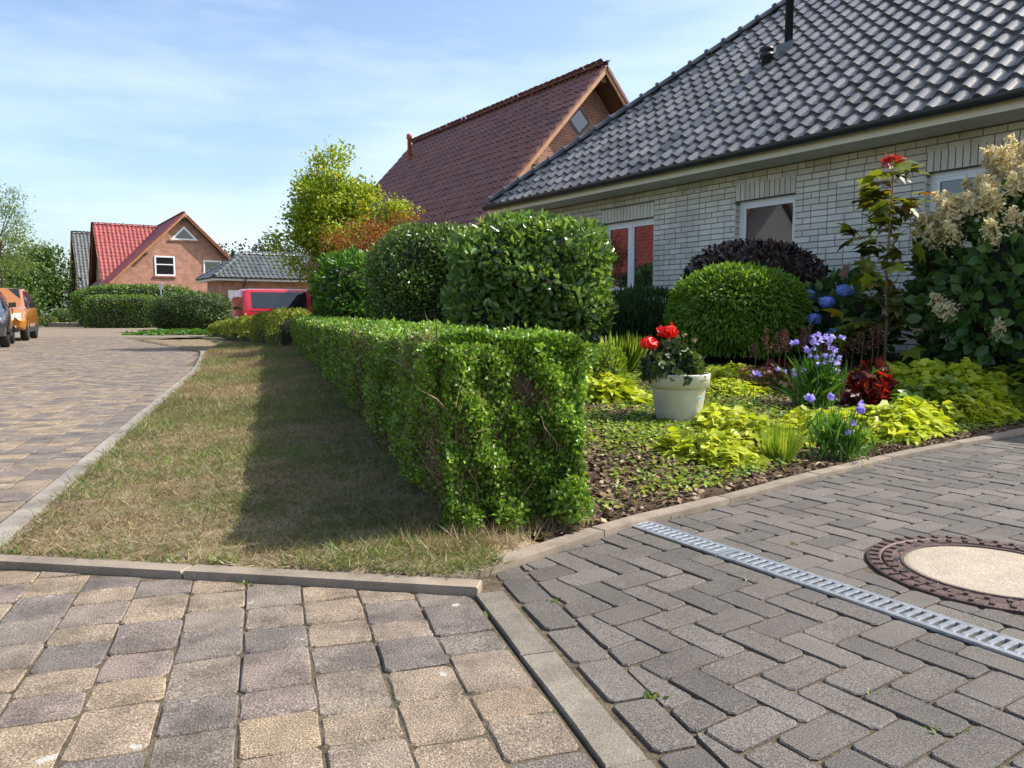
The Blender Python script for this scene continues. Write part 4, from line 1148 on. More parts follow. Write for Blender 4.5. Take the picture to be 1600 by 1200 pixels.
# ================================================================== vehicles
class Car:
    """loft along x (front at +x); each station: x, (half width, z) for sill, bulge, belt, roof edge, and the roof's centre z"""
    def __init__(s, name, label, loc, rz, stations, paint, group=None):
        s.o = thing(name, label, 'car' if 'van' not in name else 'van', (loc[0], loc[1], 0), rz, group)
        s.st = sorted(stations); s.paint = paint
        m_ = MB(); rings = []
        for st in s.st:
            x, pts, zc = st
            half = [(x, y, z) for y, z in pts] + [(x, pts[-1][0] * .5, zc - (zc - pts[-1][1]) * .25)]
            ring = half + [(x, 0, zc)] + [(p[0], -p[1], p[2]) for p in half[::-1]]
            rings.append(ring)
        n = len(rings[0]); vs = [p for r_ in rings for p in r_]; fs = []
        for i in range(len(rings) - 1):
            for k in range(n):
                fs.append((i * n + k, i * n + (k + 1) % n, (i + 1) * n + (k + 1) % n, (i + 1) * n + k))
        fs.append(tuple(range(n))); fs.append(tuple((len(rings) - 1) * n + k for k in range(n - 1, -1, -1)))
        m_.add(vs, fs)
        me = m_.mesh('body', True)
        s.body = new_obj('body', me, paint, s.o)
        md = s.body.modifiers.new('bevel', 'BEVEL'); md.width = .035; md.segments = 3; md.limit_method = 'ANGLE'; md.angle_limit = R(28)
    def at(s, x):
        xs = [q[0] for q in s.st]; i = max(0, min(len(xs) - 2, int(np.searchsorted(xs, x)) - 1)); k = (x - xs[i]) / (xs[i + 1] - xs[i])
        A, B = s.st[i], s.st[i + 1]
        pts = [(a[0] + (b[0] - a[0]) * k, a[1] + (b[1] - a[1]) * k) for a, b in zip(A[1], B[1])]
        return pts, A[2] + (B[2] - A[2]) * k
    def side(s, x, f, sg, off=.012):
        pts, zc = s.at(x); a, b = pts[2], pts[3]
        return (x, sg * (a[0] + (b[0] - a[0]) * f + off), a[1] + (b[1] - a[1]) * f)
    def side_window(s, outline, name='side_window', mat=None):
        for sg in (-1, 1):
            v = [s.side(x, f, sg) for x, f in outline]
            v2 = [(p[0], p[1] - sg * .04, p[2]) for p in v]; n = len(v)
            MB().add(v + v2, [tuple(range(n)) if sg < 0 else tuple(range(n - 1, -1, -1))] + [(k, (k + 1) % n, n + (k + 1) % n, n + k) for k in range(n)]).build(name, mat or M['car_glass'], s.o)
    def quad(s, name, pts, mat, th=(0, 0, 0)):
        n = len(pts); v2 = [(p[0] - th[0], p[1] - th[1], p[2] - th[2]) for p in pts]
        return MB().add(list(pts) + v2, [tuple(range(n)), tuple(range(2 * n - 1, n - 1, -1))] + [(k, n + k, n + (k + 1) % n, (k + 1) % n) for k in range(n)]).build(name, mat, s.o)
    def wheels(s, xs, y, r, wd=.21):
        for x in xs:
            for sg in (-1, 1):
                w = MB(); prof = [(r * .62, -wd / 2), (r * .93, -wd / 2), (r, -wd * .32), (r, wd * .32), (r * .93, wd / 2), (r * .62, wd / 2)]
                n = 24
                w.add([(x + q * math.cos(2 * math.pi * k / n), sg * (y - wd / 2) + z, r + q * math.sin(2 * math.pi * k / n)) for q, z in prof for k in range(n)], [(i * n + k, i * n + (k + 1) % n, (i + 1) * n + (k + 1) % n, (i + 1) * n + k) for i in range(5) for k in range(n)])
                wo = w.build('wheel', M['rubber'], s.o, True)
                rm = MB(); yo = sg * (y - .015)
                for k in range(5):
                    a = 2 * math.pi * k / 5
                    pts = [(x + rr * math.cos(a + da), yo, r + rr * math.sin(a + da)) for rr, da in ((.05, -.9), (r * .63, -.22), (r * .63, .22), (.05, .9))]
                    rm.add(pts + [(p[0], p[1] - sg * .03, p[2]) for p in pts], [(0, 1, 2, 3), (3, 2, 1, 0), (0, 4, 5, 1), (2, 6, 7, 3)])
                rm.add([(x + r * q * math.cos(2 * math.pi * k / n), yo - sg * dy, r + r * q * math.sin(2 * math.pi * k / n)) for q, dy in ((.66, 0), (.60, 0), (.58, .06), (.0, .07)) for k in range(n)], [(i * n + k, i * n + (k + 1) % n, (i + 1) * n + (k + 1) % n, (i + 1) * n + k) for i in range(3) for k in range(n)])
                rm.build('rim', M['alloy'], wo)
                ar = MB(); ra = r * 1.17; yy = sg * (y + .006)
                ar.add([(x + q * math.cos(math.pi * k / 14), yy - sg * dy, r + q * math.sin(math.pi * k / 14)) for q, dy in ((ra, 0), (ra * .90, 0), (ra * .90, .3)) for k in range(15)] , [(i * 15 + k, i * 15 + k + 1, (i + 1) * 15 + k + 1, (i + 1) * 15 + k) for i in range(2) for k in range(14)])
                ar.build('wheel_arch', M['plastic'], s.o)

# --- red van, parked on a drive, rear towards the street
def vst(x, zb, wb, zt, wt, belt=1.12, bw=.95, zc=None, mid=.95):
    return (x, [(wb, zb), (mid, .62), (bw, belt), (wt, zt)], zc or zt + .05)
van = Car('red_van', 'red passenger van with dark side windows parked before the garage', (-10.15, 28.5), math.atan2(.555, .832), [
    vst(0.0, .42, .86, 1.55, .74, 1.08, .90, 1.6, .90), vst(.06, .32, .90, 1.84, .76, 1.10, .94), vst(.22, .28, .92, 1.90, .78, 1.12), vst(1.6, .26, .93, 1.93, .80, 1.12), vst(3.0, .26, .93, 1.92, .80, 1.12), vst(3.45, .26, .93, 1.86, .78, 1.12), vst(4.15, .26, .93, 1.30, .80, 1.10, .94), vst(4.35, .26, .92, 1.14, .80, 1.02, .93), vst(4.75, .28, .88, 1.0, .74, .88, .88, 1.03, .90), vst(4.89, .34, .78, .78, .66, .68, .76, .8, .78)], M['red_paint'])
van.side_window([(.36, .06), (2.62, .06), (2.62, .88), (.36, .88)])
van.side_window([(2.80, .06), (4.02, .05), (3.95, .35), (3.45, .86), (2.80, .88)], 'front_side_window')
van.quad('rear_window', [(-.012, -.66, 1.12), (-.012, .66, 1.12), (.055, .62, 1.74), (.055, -.62, 1.74)][::-1], M['car_glass'], (-.03, 0, 0))
van.quad('windscreen', [(4.20, -.72, 1.29), (4.20, .72, 1.29), (3.50, .66, 1.87), (3.50, -.66, 1.87)], M['car_glass'], (.03, 0, .03))
for sg in (-1, 1):
    van.quad('tail_lamp', [(-.01, sg * .93, .72), (-.01, sg * .74, .72), (.02, sg * .74, 1.04), (.02, sg * .93, 1.04)], M['lamp_red'], (-.12, 0, 0))
    van.quad('tail_lamp', [(.03, sg * .955, .80), (.12, sg * .958, .80), (.12, sg * .958, .95), (.03, sg * .955, .95)], M['lamp_amber'], (0, sg * .05, 0))
    van.quad('mirror', [(3.98, sg * .98, 1.16), (4.06, sg * 1.14, 1.16), (4.06, sg * 1.14, 1.40), (3.98, sg * .98, 1.40)], M['plastic'], (.10, 0, 0))
    van.quad('door_groove', [(.25, sg * .957, 1.03), (2.75, sg * .957, 1.03), (2.75, sg * .957, 1.05), (.25, sg * .957, 1.05)], M['plastic'], (0, sg * .02, 0))
    van.quad('bumper', [(-.05, sg * .86, .34), (.5, sg * .965, .34), (.5, sg * .965, .55), (-.05, sg * .88, .55)], M['plastic'], (0, sg * .06, 0))
for sg in (-1, 1):
    for xx in (1.42, 2.71, 3.98):
        van.quad('door_seam', [(xx, sg * .953, .35), (xx + .018, sg * .953, .35), (xx + .018, sg * .958, 1.08), (xx, sg * .958, 1.08)], M['plastic'], (0, sg * .02, 0))
    for xx in (1.52, 2.85):
        van.quad('door_handle', [(xx, sg * .985, .93), (xx + .16, sg * .985, .93), (xx + .16, sg * .985, .97), (xx, sg * .985, .97)], M['plastic'], (0, sg * .04, 0))
van.quad('number_plate', [(-.016, -.26, .72), (-.016, .26, .72), (-.010, .26, .83), (-.010, -.26, .83)][::-1], M['plate'], (-.02, 0, 0))
van.wheels((.98, 3.98), .93, .33)

van.o.scale = (.9, .9, .9)
# --- orange SUV facing the camera
HSUV = math.atan2(-.89, .45)
sx, sy = -15.35, 24.3                       # front left wheel on the ground
def sst(x, zb, wb, mid, belt, bw, zt, wt, zc=None, mz=.62):
    return (x, [(wb, zb), (mid, mz), (bw, belt), (wt, zt)], zc or zt + .035)
suv_st = [sst(-1.0 - 2.67 + .15, .45, .74, .84, .95, .80, 1.30, .62), sst(-3.4, .36, .84, .90, 1.02, .86, 1.58, .64), sst(-3.0, .30, .88, .91, 1.02, .89, 1.63, .66), sst(-1.8, .30, .88, .91, 1.0, .90, 1.665, .67), sst(-.95, .30, .88, .91, .99, .90, 1.63, .66), sst(-.2, .30, .88, .91, 1.0, .88, 1.12, .72), sst(.05, .30, .88, .91, .98, .86, 1.07, .70), sst(.6, .34, .86, .90, .88, .82, 1.0, .62), sst(.78, .40, .80, .84, .78, .76, .88, .58, .9), sst(.86, .46, .70, .74, .68, .66, .74, .5, .75)]
cxy = Vector((sx, sy)) - Vector((math.cos(HSUV) * 0.0, math.sin(HSUV) * 0.0))
lt = Vector((-math.sin(HSUV), math.cos(HSUV)))      # the car's left
org = cxy - lt * .82
suv = Car('orange_car', 'orange compact SUV facing the viewer, parked behind the dark grey car', (org.x, org.y), HSUV, suv_st, M['orange_paint'])
suv.side_window([(-.98, .08), (-.35, .05), (-.45, .25), (-1.0, .90)], 'front_side_window'); suv.side_window([(-2.0, .07), (-1.06, .07), (-1.06, .90), (-2.0, .90)]); suv.side_window([(-3.1, .12), (-2.08, .07), (-2.08, .90), (-2.9, .84)], 'rear_side_window')
suv.quad('windscreen', [(-.24, -.72, 1.135), (-.24, .72, 1.135), (-.93, .60, 1.645), (-.93, -.60, 1.645)], M['car_glass'], (.02, 0, .02))
suv.quad('grille', [(.90, -.46, .66), (.90, .46, .66), (.84, .46, .82), (.84, -.46, .82)], M['plastic'], (.14, 0, 0))
suv.quad('lower_grille', [(.91, -.70, .28), (.91, .70, .28), (.93, .62, .50), (.93, -.62, .50)], M['plastic'], (.30, 0, 0))
for sg in (-1, 1):
    suv.quad('headlamp', [(.885, sg * .48, .70), (.80, sg * .76, .72), (.76, sg * .78, .87), (.84, sg * .48, .84)], M['lamp_glass'], (.14, 0, 0))
    suv.quad('mirror', [(-.42, sg * .90, 1.02), (-.42, sg * 1.08, 1.05), (-.40, sg * 1.08, 1.19), (-.40, sg * .90, 1.17)], M['plastic'], (.10, 0, 0))
    suv.quad('roof_rail', [(-2.7, sg * .60, 1.68), (-1.15, sg * .60, 1.69), (-1.15, sg * .60, 1.73), (-2.7, sg * .60, 1.72)], M['plastic'], (0, sg * .04, 0))
    suv.quad('sill_trim', [(-3.3, sg * .895, .27), (.5, sg * .895, .27), (.5, sg * .915, .42), (-3.3, sg * .915, .42)], M['plastic'], (0, sg * .05, 0))
    suv.quad('fog_lamp', [(.925, sg * .56, .42), (.915, sg * .66, .42), (.915, sg * .66, .48), (.925, sg * .56, .48)], M['lamp_glass'], (.03, 0, 0))
suv.wheels((0.0, -2.67), .90, .345)

# --- dark grey hatchback, rear left corner in view
gx, gy = -14.2, 21.8                        # rear left wheel on the ground
HG = math.atan2(-.86, .51)
lg = Vector((-math.sin(HG), math.cos(HG))); fg = Vector((math.cos(HG), math.sin(HG)))
og = Vector((gx, gy)) - lg * .80
g_st = [sst(-.80, .45, .70, .78, .90, .72, .98, .56), sst(-.72, .36, .80, .86, .95, .80, 1.10, .58), sst(-.35, .28, .84, .885, .98, .84, 1.40, .60), sst(.2, .24, .86, .89, .97, .86, 1.47, .63), sst(1.2, .24, .86, .89, .95, .86, 1.49, .64), sst(1.75, .24, .86, .89, .94, .86, 1.43, .63), sst(2.5, .24, .86, .89, .93, .85, 1.02, .70), sst(2.75, .24, .86, .88, .90, .83, .97, .66), sst(3.3, .30, .80, .84, .76, .78, .86, .6), sst(3.45, .38, .7, .72, .62, .66, .68, .5)]
gcar = Car('grey_car', 'dark grey hatchback at the left edge, parked ahead of the orange SUV', (og.x, og.y), HG, g_st, M['grey_paint'])
gcar.side_window([(-.30, .12), (.35, .08), (.35, .88), (-.12, .80)], 'rear_quarter_window'); gcar.side_window([(.42, .07), (1.25, .07), (1.25, .90), (.42, .90)]); gcar.side_window([(1.33, .07), (2.35, .07), (1.75, .85), (1.33, .90)], 'front_side_window')
gcar.quad('rear_window', [(-.735, -.56, 1.08), (-.735, .56, 1.08), (-.36, .54, 1.40), (-.36, -.54, 1.40)][::-1], M['car_glass'], (-.03, 0, .02))
gcar.quad('windscreen', [(2.46, -.66, 1.05), (2.46, .66, 1.05), (1.80, .58, 1.44), (1.80, -.58, 1.44)], M['car_glass'], (.02, 0, .02))
for sg in (-1, 1):
    gcar.quad('tail_lamp', [(-.76, sg * .60, .80), (-.66, sg * .86, .82), (-.60, sg * .86, 1.0), (-.72, sg * .60, .98)], M['lamp_red'], (-.08, 0, 0))
    gcar.quad('mirror', [(2.20, sg * .88, 1.0), (2.20, sg * 1.04, 1.02), (2.22, sg * 1.04, 1.14), (2.22, sg * .88, 1.13)], M['grey_paint'], (.10, 0, 0))
    gcar.quad('headlamp', [(3.40, sg * .45, .62), (3.25, sg * .75, .64), (3.15, sg * .78, .80), (3.30, sg * .45, .78)], M['lamp_glass'], (.12, 0, 0))
gcar.wheels((0.0, 2.6), .88, .315)
# ================================================================== plants
UP = np.array((0., 0., 1.))
def foliage(parent, name, P, Nr, size, mat, tmpl='diamond', spread=.8, up=.2, out=.6, wid=1., hintmix=.6, down=0., singles=0):
    n = len(P)
    axis = Nr * out + rand_dir(n) * spread + UP * (up - down)
    hint = Nr * hintmix + rand_dir(n) * (1 - hintmix) + UP * .15
    return leaf_parts(parent, name, P, axis, hint, size, tmpl, wid, mat, singles)

def bush(name, label, cat, c, rad, n, size, mat, tmpl='oval', e=2.5, lump=.06, fr=5., ph=0., core=.82, core_mat=None, group=None, lo=.84, zmin=-1., gaps=0., **kw):
    """c: centre on the ground; rad: half sizes, the bush stands on the ground"""
    t = thing(name, label, cat, (c[0], c[1], c[2]), 0, group)
    cc = (0, 0, rad[2] * .98)
    P, Nr = blob(n, cc, rad, e, lump, fr, ph, lo, 1.03, zmin)
    if gaps > 0:
        g = np.sin(P[:, 0] * 7 + ph) * np.sin(P[:, 1] * 6 + 1 + ph) * np.sin(P[:, 2] * 8 + 2)
        k = g < (1 - gaps); P, Nr = P[k], Nr[k]
    k = P[:, 2] > .0; P, Nr = P[k], Nr[k]
    foliage(t, 'foliage', P, Nr, rng.uniform(size * .7, size * 1.2, len(P)), mat, tmpl, **kw)
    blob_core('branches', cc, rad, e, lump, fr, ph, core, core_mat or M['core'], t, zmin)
    return t

# ---- the clipped box hedge
hz_top = .73
hedge = thing('box_hedge', 'long clipped green box hedge with bare patches beside the verge', 'hedge', (P0[0], P0[1], 0), math.atan2(D[1], D[0]))
# local: x along the hedge, y = -q
HLEN, HW = 14.6, .57
def h_ground(t, q):
    w = P0[None] + t[:, None] * D[None] + q[:, None] * PQ[None]
    return gz(w[:, 0], w[:, 1])
def wav(a, b): return .016 * np.sin(a * 5.1 + b * 3) + .012 * np.sin(a * 11.3 + b * 7 + 1) + .01 * np.sin(b * 17 + a * 2)
parts = []
def hedge_face(n, kind):
    u = rng.random(n); t = HLEN * u ** 2.0
    if kind == 'top':
        q = rng.uniform(-.005, HW + .005, n); z = hz_top + wav(t, q) + rng.normal(0, .013, n) - .02 * (np.abs(q - HW / 2) > .27) - .03 * rng.random(n) ** 2
        nr = np.stack([np.zeros(n), np.zeros(n), np.ones(n)], 1)
    elif kind in ('left', 'right'):
        z0 = h_ground(t, np.full(n, 0. if kind == 'left' else HW)); f = rng.random(n) ** .85
        z = z0 + .03 + (hz_top - z0 - .03) * f
        dq = wav(t, z * 2) + rng.normal(0, .014, n) + .05 * (1 - f) ** 2
        q = dq if kind == 'left' else HW - dq
        nr = np.stack([np.zeros(n), np.full(n, 1. if kind == 'left' else -1.), np.zeros(n)], 1)
    else:
        q = rng.uniform(0, HW, n); f = rng.random(n) ** .8; z = .02 + (hz_top - .02) * f
        t = wav(q * 3, z * 2) * 1.6 + rng.normal(0, .022, n) - .05 + .24 * q + .06 * (1 - f) * np.sin(q * 8) 
        nr = np.stack([np.full(n, -1.), np.zeros(n), np.zeros(n)], 1)
    return t, q, z, nr
def patch(t, z):      # 0..1, bare brown areas of the side
    return np.clip(np.sin(t * 3.1 + 1.2 * np.sin(t * 1.3)) * .7 + .5 * np.sin(t * 7.7 + z * 4) - .15 + .5 * (z < .35), 0, 1)
V_, N_, S_ = [], [], []; VD, ND, SD = [], [], []
for kind, n in (('top', 95000), ('left', 95000), ('right', 12000), ('end', 48000)):
    t, q, z, nr = hedge_face(n, kind)
    sz = .0180 * (1 + np.clip(t, 0, 20) * .10) * rng.uniform(.75, 1.25, n)
    keep = np.ones(n, bool); dry = np.zeros(n, bool)
    if kind == 'left':
        p = patch(t, z); keep = rng.random(n) > p * .62; dry = keep & (rng.random(n) < .10 + .45 * p)
    if kind == 'end':
        hole = np.clip(np.sin(q * 9 + z * 5) * np.sin(z * 11 + 2 - q * 4) + .45 * ((z < .42) & (q > .15)) - .1, 0, 1)
        keep = rng.random(n) > hole * .6; dry = keep & (rng.random(n) < .05)
    P = np.stack([t, -q, z], 1)
    g = keep & ~dry
    V_.append(P[g]); N_.append(nr[g]); S_.append(sz[g]); VD.append(P[dry]); ND.append(nr[dry]); SD.append(sz[dry])
# loose shoots at the foot of the near end
for (tc, qc, zc, rr, n) in ((-.08, .49, .13, .085, 900), (-.05, .25, .07, .07, 350), (-.04, .08, .08, .06, 300)):
    d_ = rand_dir(n) * rng.random((n, 1)) ** .5 * np.array((rr, rr, rr * 1.1)); P = d_ + np.array((tc, -qc, zc)); k = P[:, 2] > .01
    V_.append(P[k]); N_.append(norm(d_[k])); S_.append(.021 * rng.uniform(.7, 1.2, k.sum()))
P, Nr, S = np.concatenate(V_), np.concatenate(N_), np.concatenate(S_)
foliage(hedge, 'foliage', P, Nr, S, L['box'], 'diamond', spread=.75, up=.45, out=.5, wid=1.25, hintmix=.5)
P, Nr, S = np.concatenate(VD), np.concatenate(ND), np.concatenate(SD)
foliage(hedge, 'dry_foliage', P, Nr, S, L['boxdry'], 'diamond', spread=.8, up=.2, out=.4, wid=.8)
tw_p, tw_a, tw_s = [], [], []
n = 5200
t, q, z, nr = hedge_face(n, 'left'); p = patch(t, z); k = rng.random(n) < .15 + p
tw_p.append(np.stack([t, -q - .012, z - .05], 1)[k]); tw_a.append((nr * .25 + UP * 1.0 + rng.normal(0, .35, (n, 3)))[k]); tw_s.append(rng.uniform(.06, .20, n)[k])
n = 520
t, q, z, nr = hedge_face(n, 'end'); tw_p.append(np.stack([t + .015, -q, z * .75], 1)); tw_a.append(nr * .25 + UP + rng.normal(0, .4, (n, 3))); tw_s.append(rng.uniform(.06, .20, n))
tw_p, tw_a, tw_s = map(np.concatenate, (tw_p, tw_a, tw_s))
new_obj('twigs', leaf_mesh('twigs', tw_p, tw_a, rand_dir(len(tw_p)), tw_s, 'blade', .45), M['twig'], hedge)
core = MB()
tt = np.concatenate([np.arange(0.02, 3, .1), np.arange(3, HLEN - .03, .35)])
cs = []
for i, t in enumerate(tt):
    g0 = float(h_ground(np.array([t]), np.array([.3]))[0])
    j = lambda: random.uniform(-.012, .012)
    cs.append([(t + (.03 if i == 0 else 0), -.055 + j(), g0 - .05), (t, -.05 + j(), .40 + j()), (t, -.06 + j(), hz_top - .045 + j()), (t, -HW + .06 + j(), hz_top - .045 + j()), (t + (.14 if i == 0 else 0), -HW + .05 + j(), .40 + j()), (t + (.14 if i == 0 else 0), -HW + .055, g0 - .05)])
n = 6
core.add([p for c_ in cs for p in c_], [(i * n + k, (i + 1) * n + k, (i + 1) * n + k + 1, i * n + k + 1) for i in range(len(cs) - 1) for k in range(n - 1)] + [tuple(range(n)), tuple((len(cs) - 1) * n + k for k in range(n - 1, -1, -1))])
core.build('branches', M['core_brown'], hedge)

# ---- lower yellowish hedge that goes on behind it
yd = np.array((-.466, .885)); yq = np.array((.885, .466)); y0 = np.array((-4.75, 16.9))
yh = thing('yellow_hedge', 'low yellowish untrimmed hedge beyond the end of the box hedge', 'hedge', (y0[0], y0[1], .08), math.atan2(yd[1], yd[0]))
n = 15000
t = rng.uniform(-.2, 12.5, n); hh = .80 - .034 * t + .05 * np.sin(t * 2.3)
a = rng.uniform(0, math.pi, n); w_ = .42 + .05 * np.sin(t * 3.1)
cx_, cz_ = np.sign(np.cos(a)) * np.abs(np.cos(a)) ** .6, np.sin(a) ** .5
k_ = rng.uniform(.84, 1.06, n)
P = np.stack([t, cx_ * w_ * k_, cz_ * hh * k_], 1); Nr = norm(np.stack([np.zeros(n), cx_, cz_], 1))
foliage(yh, 'foliage', P, Nr, rng.uniform(.05, .085, n), L['hedge_yellow'], 'diamond', spread=.7, up=.6, out=.5)
cm = MB(); ts = np.linspace(-.1, 12.4, 40)
cm.add([(t, math.cos(a) * .34, math.sin(a) ** .6 * (.80 - .034 * t) * .84 - .02) for t in ts for a in np.linspace(0, math.pi, 9)], [(i * 9 + k, (i + 1) * 9 + k, (i + 1) * 9 + k + 1, i * 9 + k + 1) for i in range(39) for k in range(8)] + [tuple(range(9)), tuple(39 * 9 + k for k in range(8, -1, -1))])
cm.build('branches', M['core'], yh)

# ---- shrubs of the front garden
def gp(x, y): return (x, y, gzf(x, y))
bush('cherry_laurel', 'large rounded laurel with big glossy leaves beside the bungalow window', 'shrub', gp(.22, 10.3), (.98, .95, .86), 13000, .115, L['laurel'], 'oval', e=3.6, lump=.085, ph=1., spread=.9, up=.4, out=.6, wid=.85, hintmix=.35, core=.78, singles=300)
bush('clipped_laurel', 'clipped small-leaved shrub left of the large glossy laurel', 'shrub', gp(-1.2, 12.0), (.92, .95, .92), 24000, .058, L['laurel2'], 'oval', e=3.0, lump=.08, ph=3., spread=.9, up=.3, wid=.95, hintmix=.35, core=.86)
bush('rhododendron', 'small rhododendron between the clipped shrub and the red van', 'shrub', gp(-3.0, 14.4), (.60, .7, .80), 2800, .13, L['green'], 'long', e=2.4, lump=.08, ph=5., spread=.6, up=.3, wid=1.3, core=.78)
bush('cutleaf_maple', 'low dome-shaped green shrub with fine drooping leaves in front of the wall', 'shrub', gp(2.52, 8.65), (.71, .70, .54), 26000, .065, L['dome'], 'long', e=2.3, lump=.035, fr=6, ph=.4, spread=.45, up=0, down=.35, out=.6, core=.88, wid=1.0, zmin=-.75)
bush('purple_shrub', 'dark purple clipped dome shrub behind the green dome', 'shrub', gp(2.98, 9.5), (.86, .66, .68), 9500, .062, L['purple'], 'oval', e=2.4, lump=.03, ph=2., spread=.7, up=.2, core=.9, core_mat=M['core_brown'], wid=1.1)
bush('lavender_clump', 'dark upright perennial clump below the left bungalow window', 'perennial', gp(1.95, 11.6), (.75, .45, .40), 4200, .11, L['darkgreen'], 'long', e=2.6, spread=.4, up=1.1, out=.3, wid=.6, core=.7)
bush('juniper_sprig', 'loose light green sprigs at the end of the box hedge', 'shrub', gp(.80, 6.6), (.17, .17, .20), 1300, .045, L['limegreen'], 'long', e=2.0, spread=.5, up=.7, core=.55)
# blue hydrangea
hb = bush('blue_hydrangea', 'blue-flowered hydrangea half hidden behind the maple sapling', 'shrub', gp(3.72, 8.55), (.50, .46, .46), 700, .13, L['darkgreen'], 'oval', e=2.2, spread=.6, up=.3, core=.62, wid=1.15)
def flower_heads(parent, heads, mat, r, n, size, squash=.75):
    for (x, y, z) in heads:
        d = rand_dir(n); P = np.array((x, y, z)) + d * np.array((r, r, r * squash)) * rng.uniform(.75, 1, (n, 1))
        new_obj('flower_head', leaf_mesh('flower_head', P, norm(np.cross(d, rand_dir(n))), d, size, 'chip', 1.6), mat, parent)
flower_heads(hb, [(-.50, -.32, .46), (-.40, -.40, .64), (-.56, -.22, .24), (-.24, -.46, .76), (-.50, -.14, .72), (-.34, -.46, .30)], L['blue_flower'], .085, 160, .030)
# cream panicle hydrangea
hy = bush('cream_hydrangea', 'tall hydrangea with cream flower cones at the right edge', 'shrub', gp(4.64, 7.05), (.82, .78, .84), 3200, .13, L['darkgreen'], 'oval', e=2.3, lump=.08, spread=.6, up=.25, core=.70, wid=1.2, singles=300)
k = 0
while k < 120:
    a = rng.uniform(R(-215), R(15)); zz = rng.uniform(1.25, 2.0) if k < 105 else rng.uniform(.45, .9)
    rr = math.sqrt(max(.05, 1 - ((zz - .86) / 1.0) ** 2))
    
    base = np.array((.86 * rr * math.cos(a), .80 * rr * math.sin(a), zz))
    ax = norm(np.array([[math.cos(a) * .6, math.sin(a) * .6, .75]]))[0]
    ln = rng.uniform(.17, .27) if zz > 1.1 else .12; nf = 130
    f = rng.random(nf); d = rand_dir(nf); wr = .115 * (1 - f * .65)
    P = base + ax * (f * ln)[:, None] + d * wr[:, None] * rng.uniform(.35, 1.05, (nf, 1))
    new_obj('flower_cone', leaf_mesh('flower_cone', P, norm(np.cross(d, rand_dir(nf))), d + rng.normal(0, .6, d.shape), rng.uniform(.022, .036, nf), 'chip', 1.5), L['cream_flower'], hy)['kind'] = 'stuff'
    k += 1
# maple sapling with its thin trunk
sx_, sy_ = 3.64, 7.5
sap = thing('maple_sapling', 'thin young maple with bronze and yellow leaves and red tip', 'tree', gp(sx_, sy_))
MB().tube([(0, 0, -.05), (.01, 0, .5), (-.015, .01, 1.0), (.0, 0, 1.5), (.01, 0, 1.92), (-.02, 0, 2.05)], [.016, .014, .012, .010, .007, .004], 7).build('trunk', M['young_bark'], sap, True)
lp, la = [], []
br = MB()
for i in range(52):
    z = rng.uniform(.28, 1.95); a = rng.uniform(0, 2 * math.pi); ln = rng.uniform(.16, .46) * (1.0 if z < 1.5 else .75)
    tip = np.array((math.cos(a) * ln, math.sin(a) * ln, z + rng.uniform(-.02, .16)))
    br.tube([(0, 0, z), tuple(tip * np.array((.5, .5, 1)) + np.array((0, 0, .02 - tip[2] * 0))), tuple(tip)], [.004, .003, .0015], 4, False)
    for _ in range(rng.integers(3, 7)):
        lp.append(tip * np.array((1, 1, 1)) * 1.0 + rng.normal(0, .06, 3)); la.append((math.cos(a) + rng.normal(0, .6), math.sin(a) + rng.normal(0, .6), rng.normal(-.25, .3)))
br.build('branches', M['young_bark'], sap)
lp, la = np.array(lp), np.array(la)
leaf_parts(sap, 'leaves', lp, la, UP + rng.normal(0, .35, la.shape), rng.uniform(.12, .23, len(lp)), 'maple', 1.0, L['maple'], 300)
n = 16
P = np.array((-.02, 0, 2.06)) + rng.normal(0, .045, (n, 3)) * np.array((1.4, 1, .4))
new_obj('young_leaves', leaf_mesh('young_leaves', P, rand_dir(n) + UP * .4, rand_dir(n), .075, 'maple'), L['maple_red'], sap)

# ---- flower pot and its geranium
px_, py_ = 1.16, 5.32
pz_ = gzf(px_, py_)
pot = thing('flower_pot', 'cream plastic flower pot with rim standing in the bed', 'flower pot', (px_, py_, pz_))
MB().lathe([(.0, -.01), (.145, -.01), (.150, .0), (.186, .225), (.188, .228), (.192, .228), (.194, .236), (.207, .240), (.213, .320), (.214, .328), (.206, .330), (.198, .326), (.190, .24), (.186, .24), (.0, .24)], 48).build('pot_body', M['pot'], pot, True)
MB().lathe([(.0, .295), (.196, .290)], 24).build('potting_soil', M['soil'], pot)
a = R(-52)
st_ = MB()
for k0, k1, r_, m_ in ((.0, .021, .004, 'plate'), (.006, .015, .005, 'sticker')):
    ring = []
    for rr in (k0, k1):
        for k in range(20):
            t_ = 2 * math.pi * k / 20; da = rr * math.cos(t_) / .18; z = .165 + rr * math.sin(t_); rad = .150 + (.036) * z / .225 + r_ - .002
            ring.append((rad * math.cos(a + da), rad * math.sin(a + da), z))
    b = MB().add(ring, [(k, (k + 1) % 20, 20 + (k + 1) % 20, 20 + k) for k in range(20)])
    b.build('sticker', M['plate'] if m_ == 'plate' else plain('sticker_teal', (.05, .32, .36), .5), pot)
ger = thing('geranium', 'red-flowered geranium growing in the cream pot', 'flower', (px_, py_, pz_ + .285))
n = 900
d = rand_dir(n); d[:, 2] = np.abs(d[:, 2])
P = d * np.array((.21, .20, .24)) * (rng.random((n, 1)) ** .4) * lumpf(d, .12, 5, 1)[:, None] + np.array((-.045, 0, .0))
k = (P[:, 0] < .15); P, d = P[k], d[k]
foliage(ger, 'foliage', P, norm(d), rng.uniform(.035, .065, len(P)), L['geranium'], 'heart', spread=.6, up=.2, out=.5, wid=1.2)
sm = MB()
hd = [(-.09, -.04, .335, .058), (-.225, -.09, .255, .052)]
for x, y, z, r in hd: sm.tube([(-.06, 0, .02), (x * .8, y * .8, z * .6), (x, y, z - .02)], .004, 5)
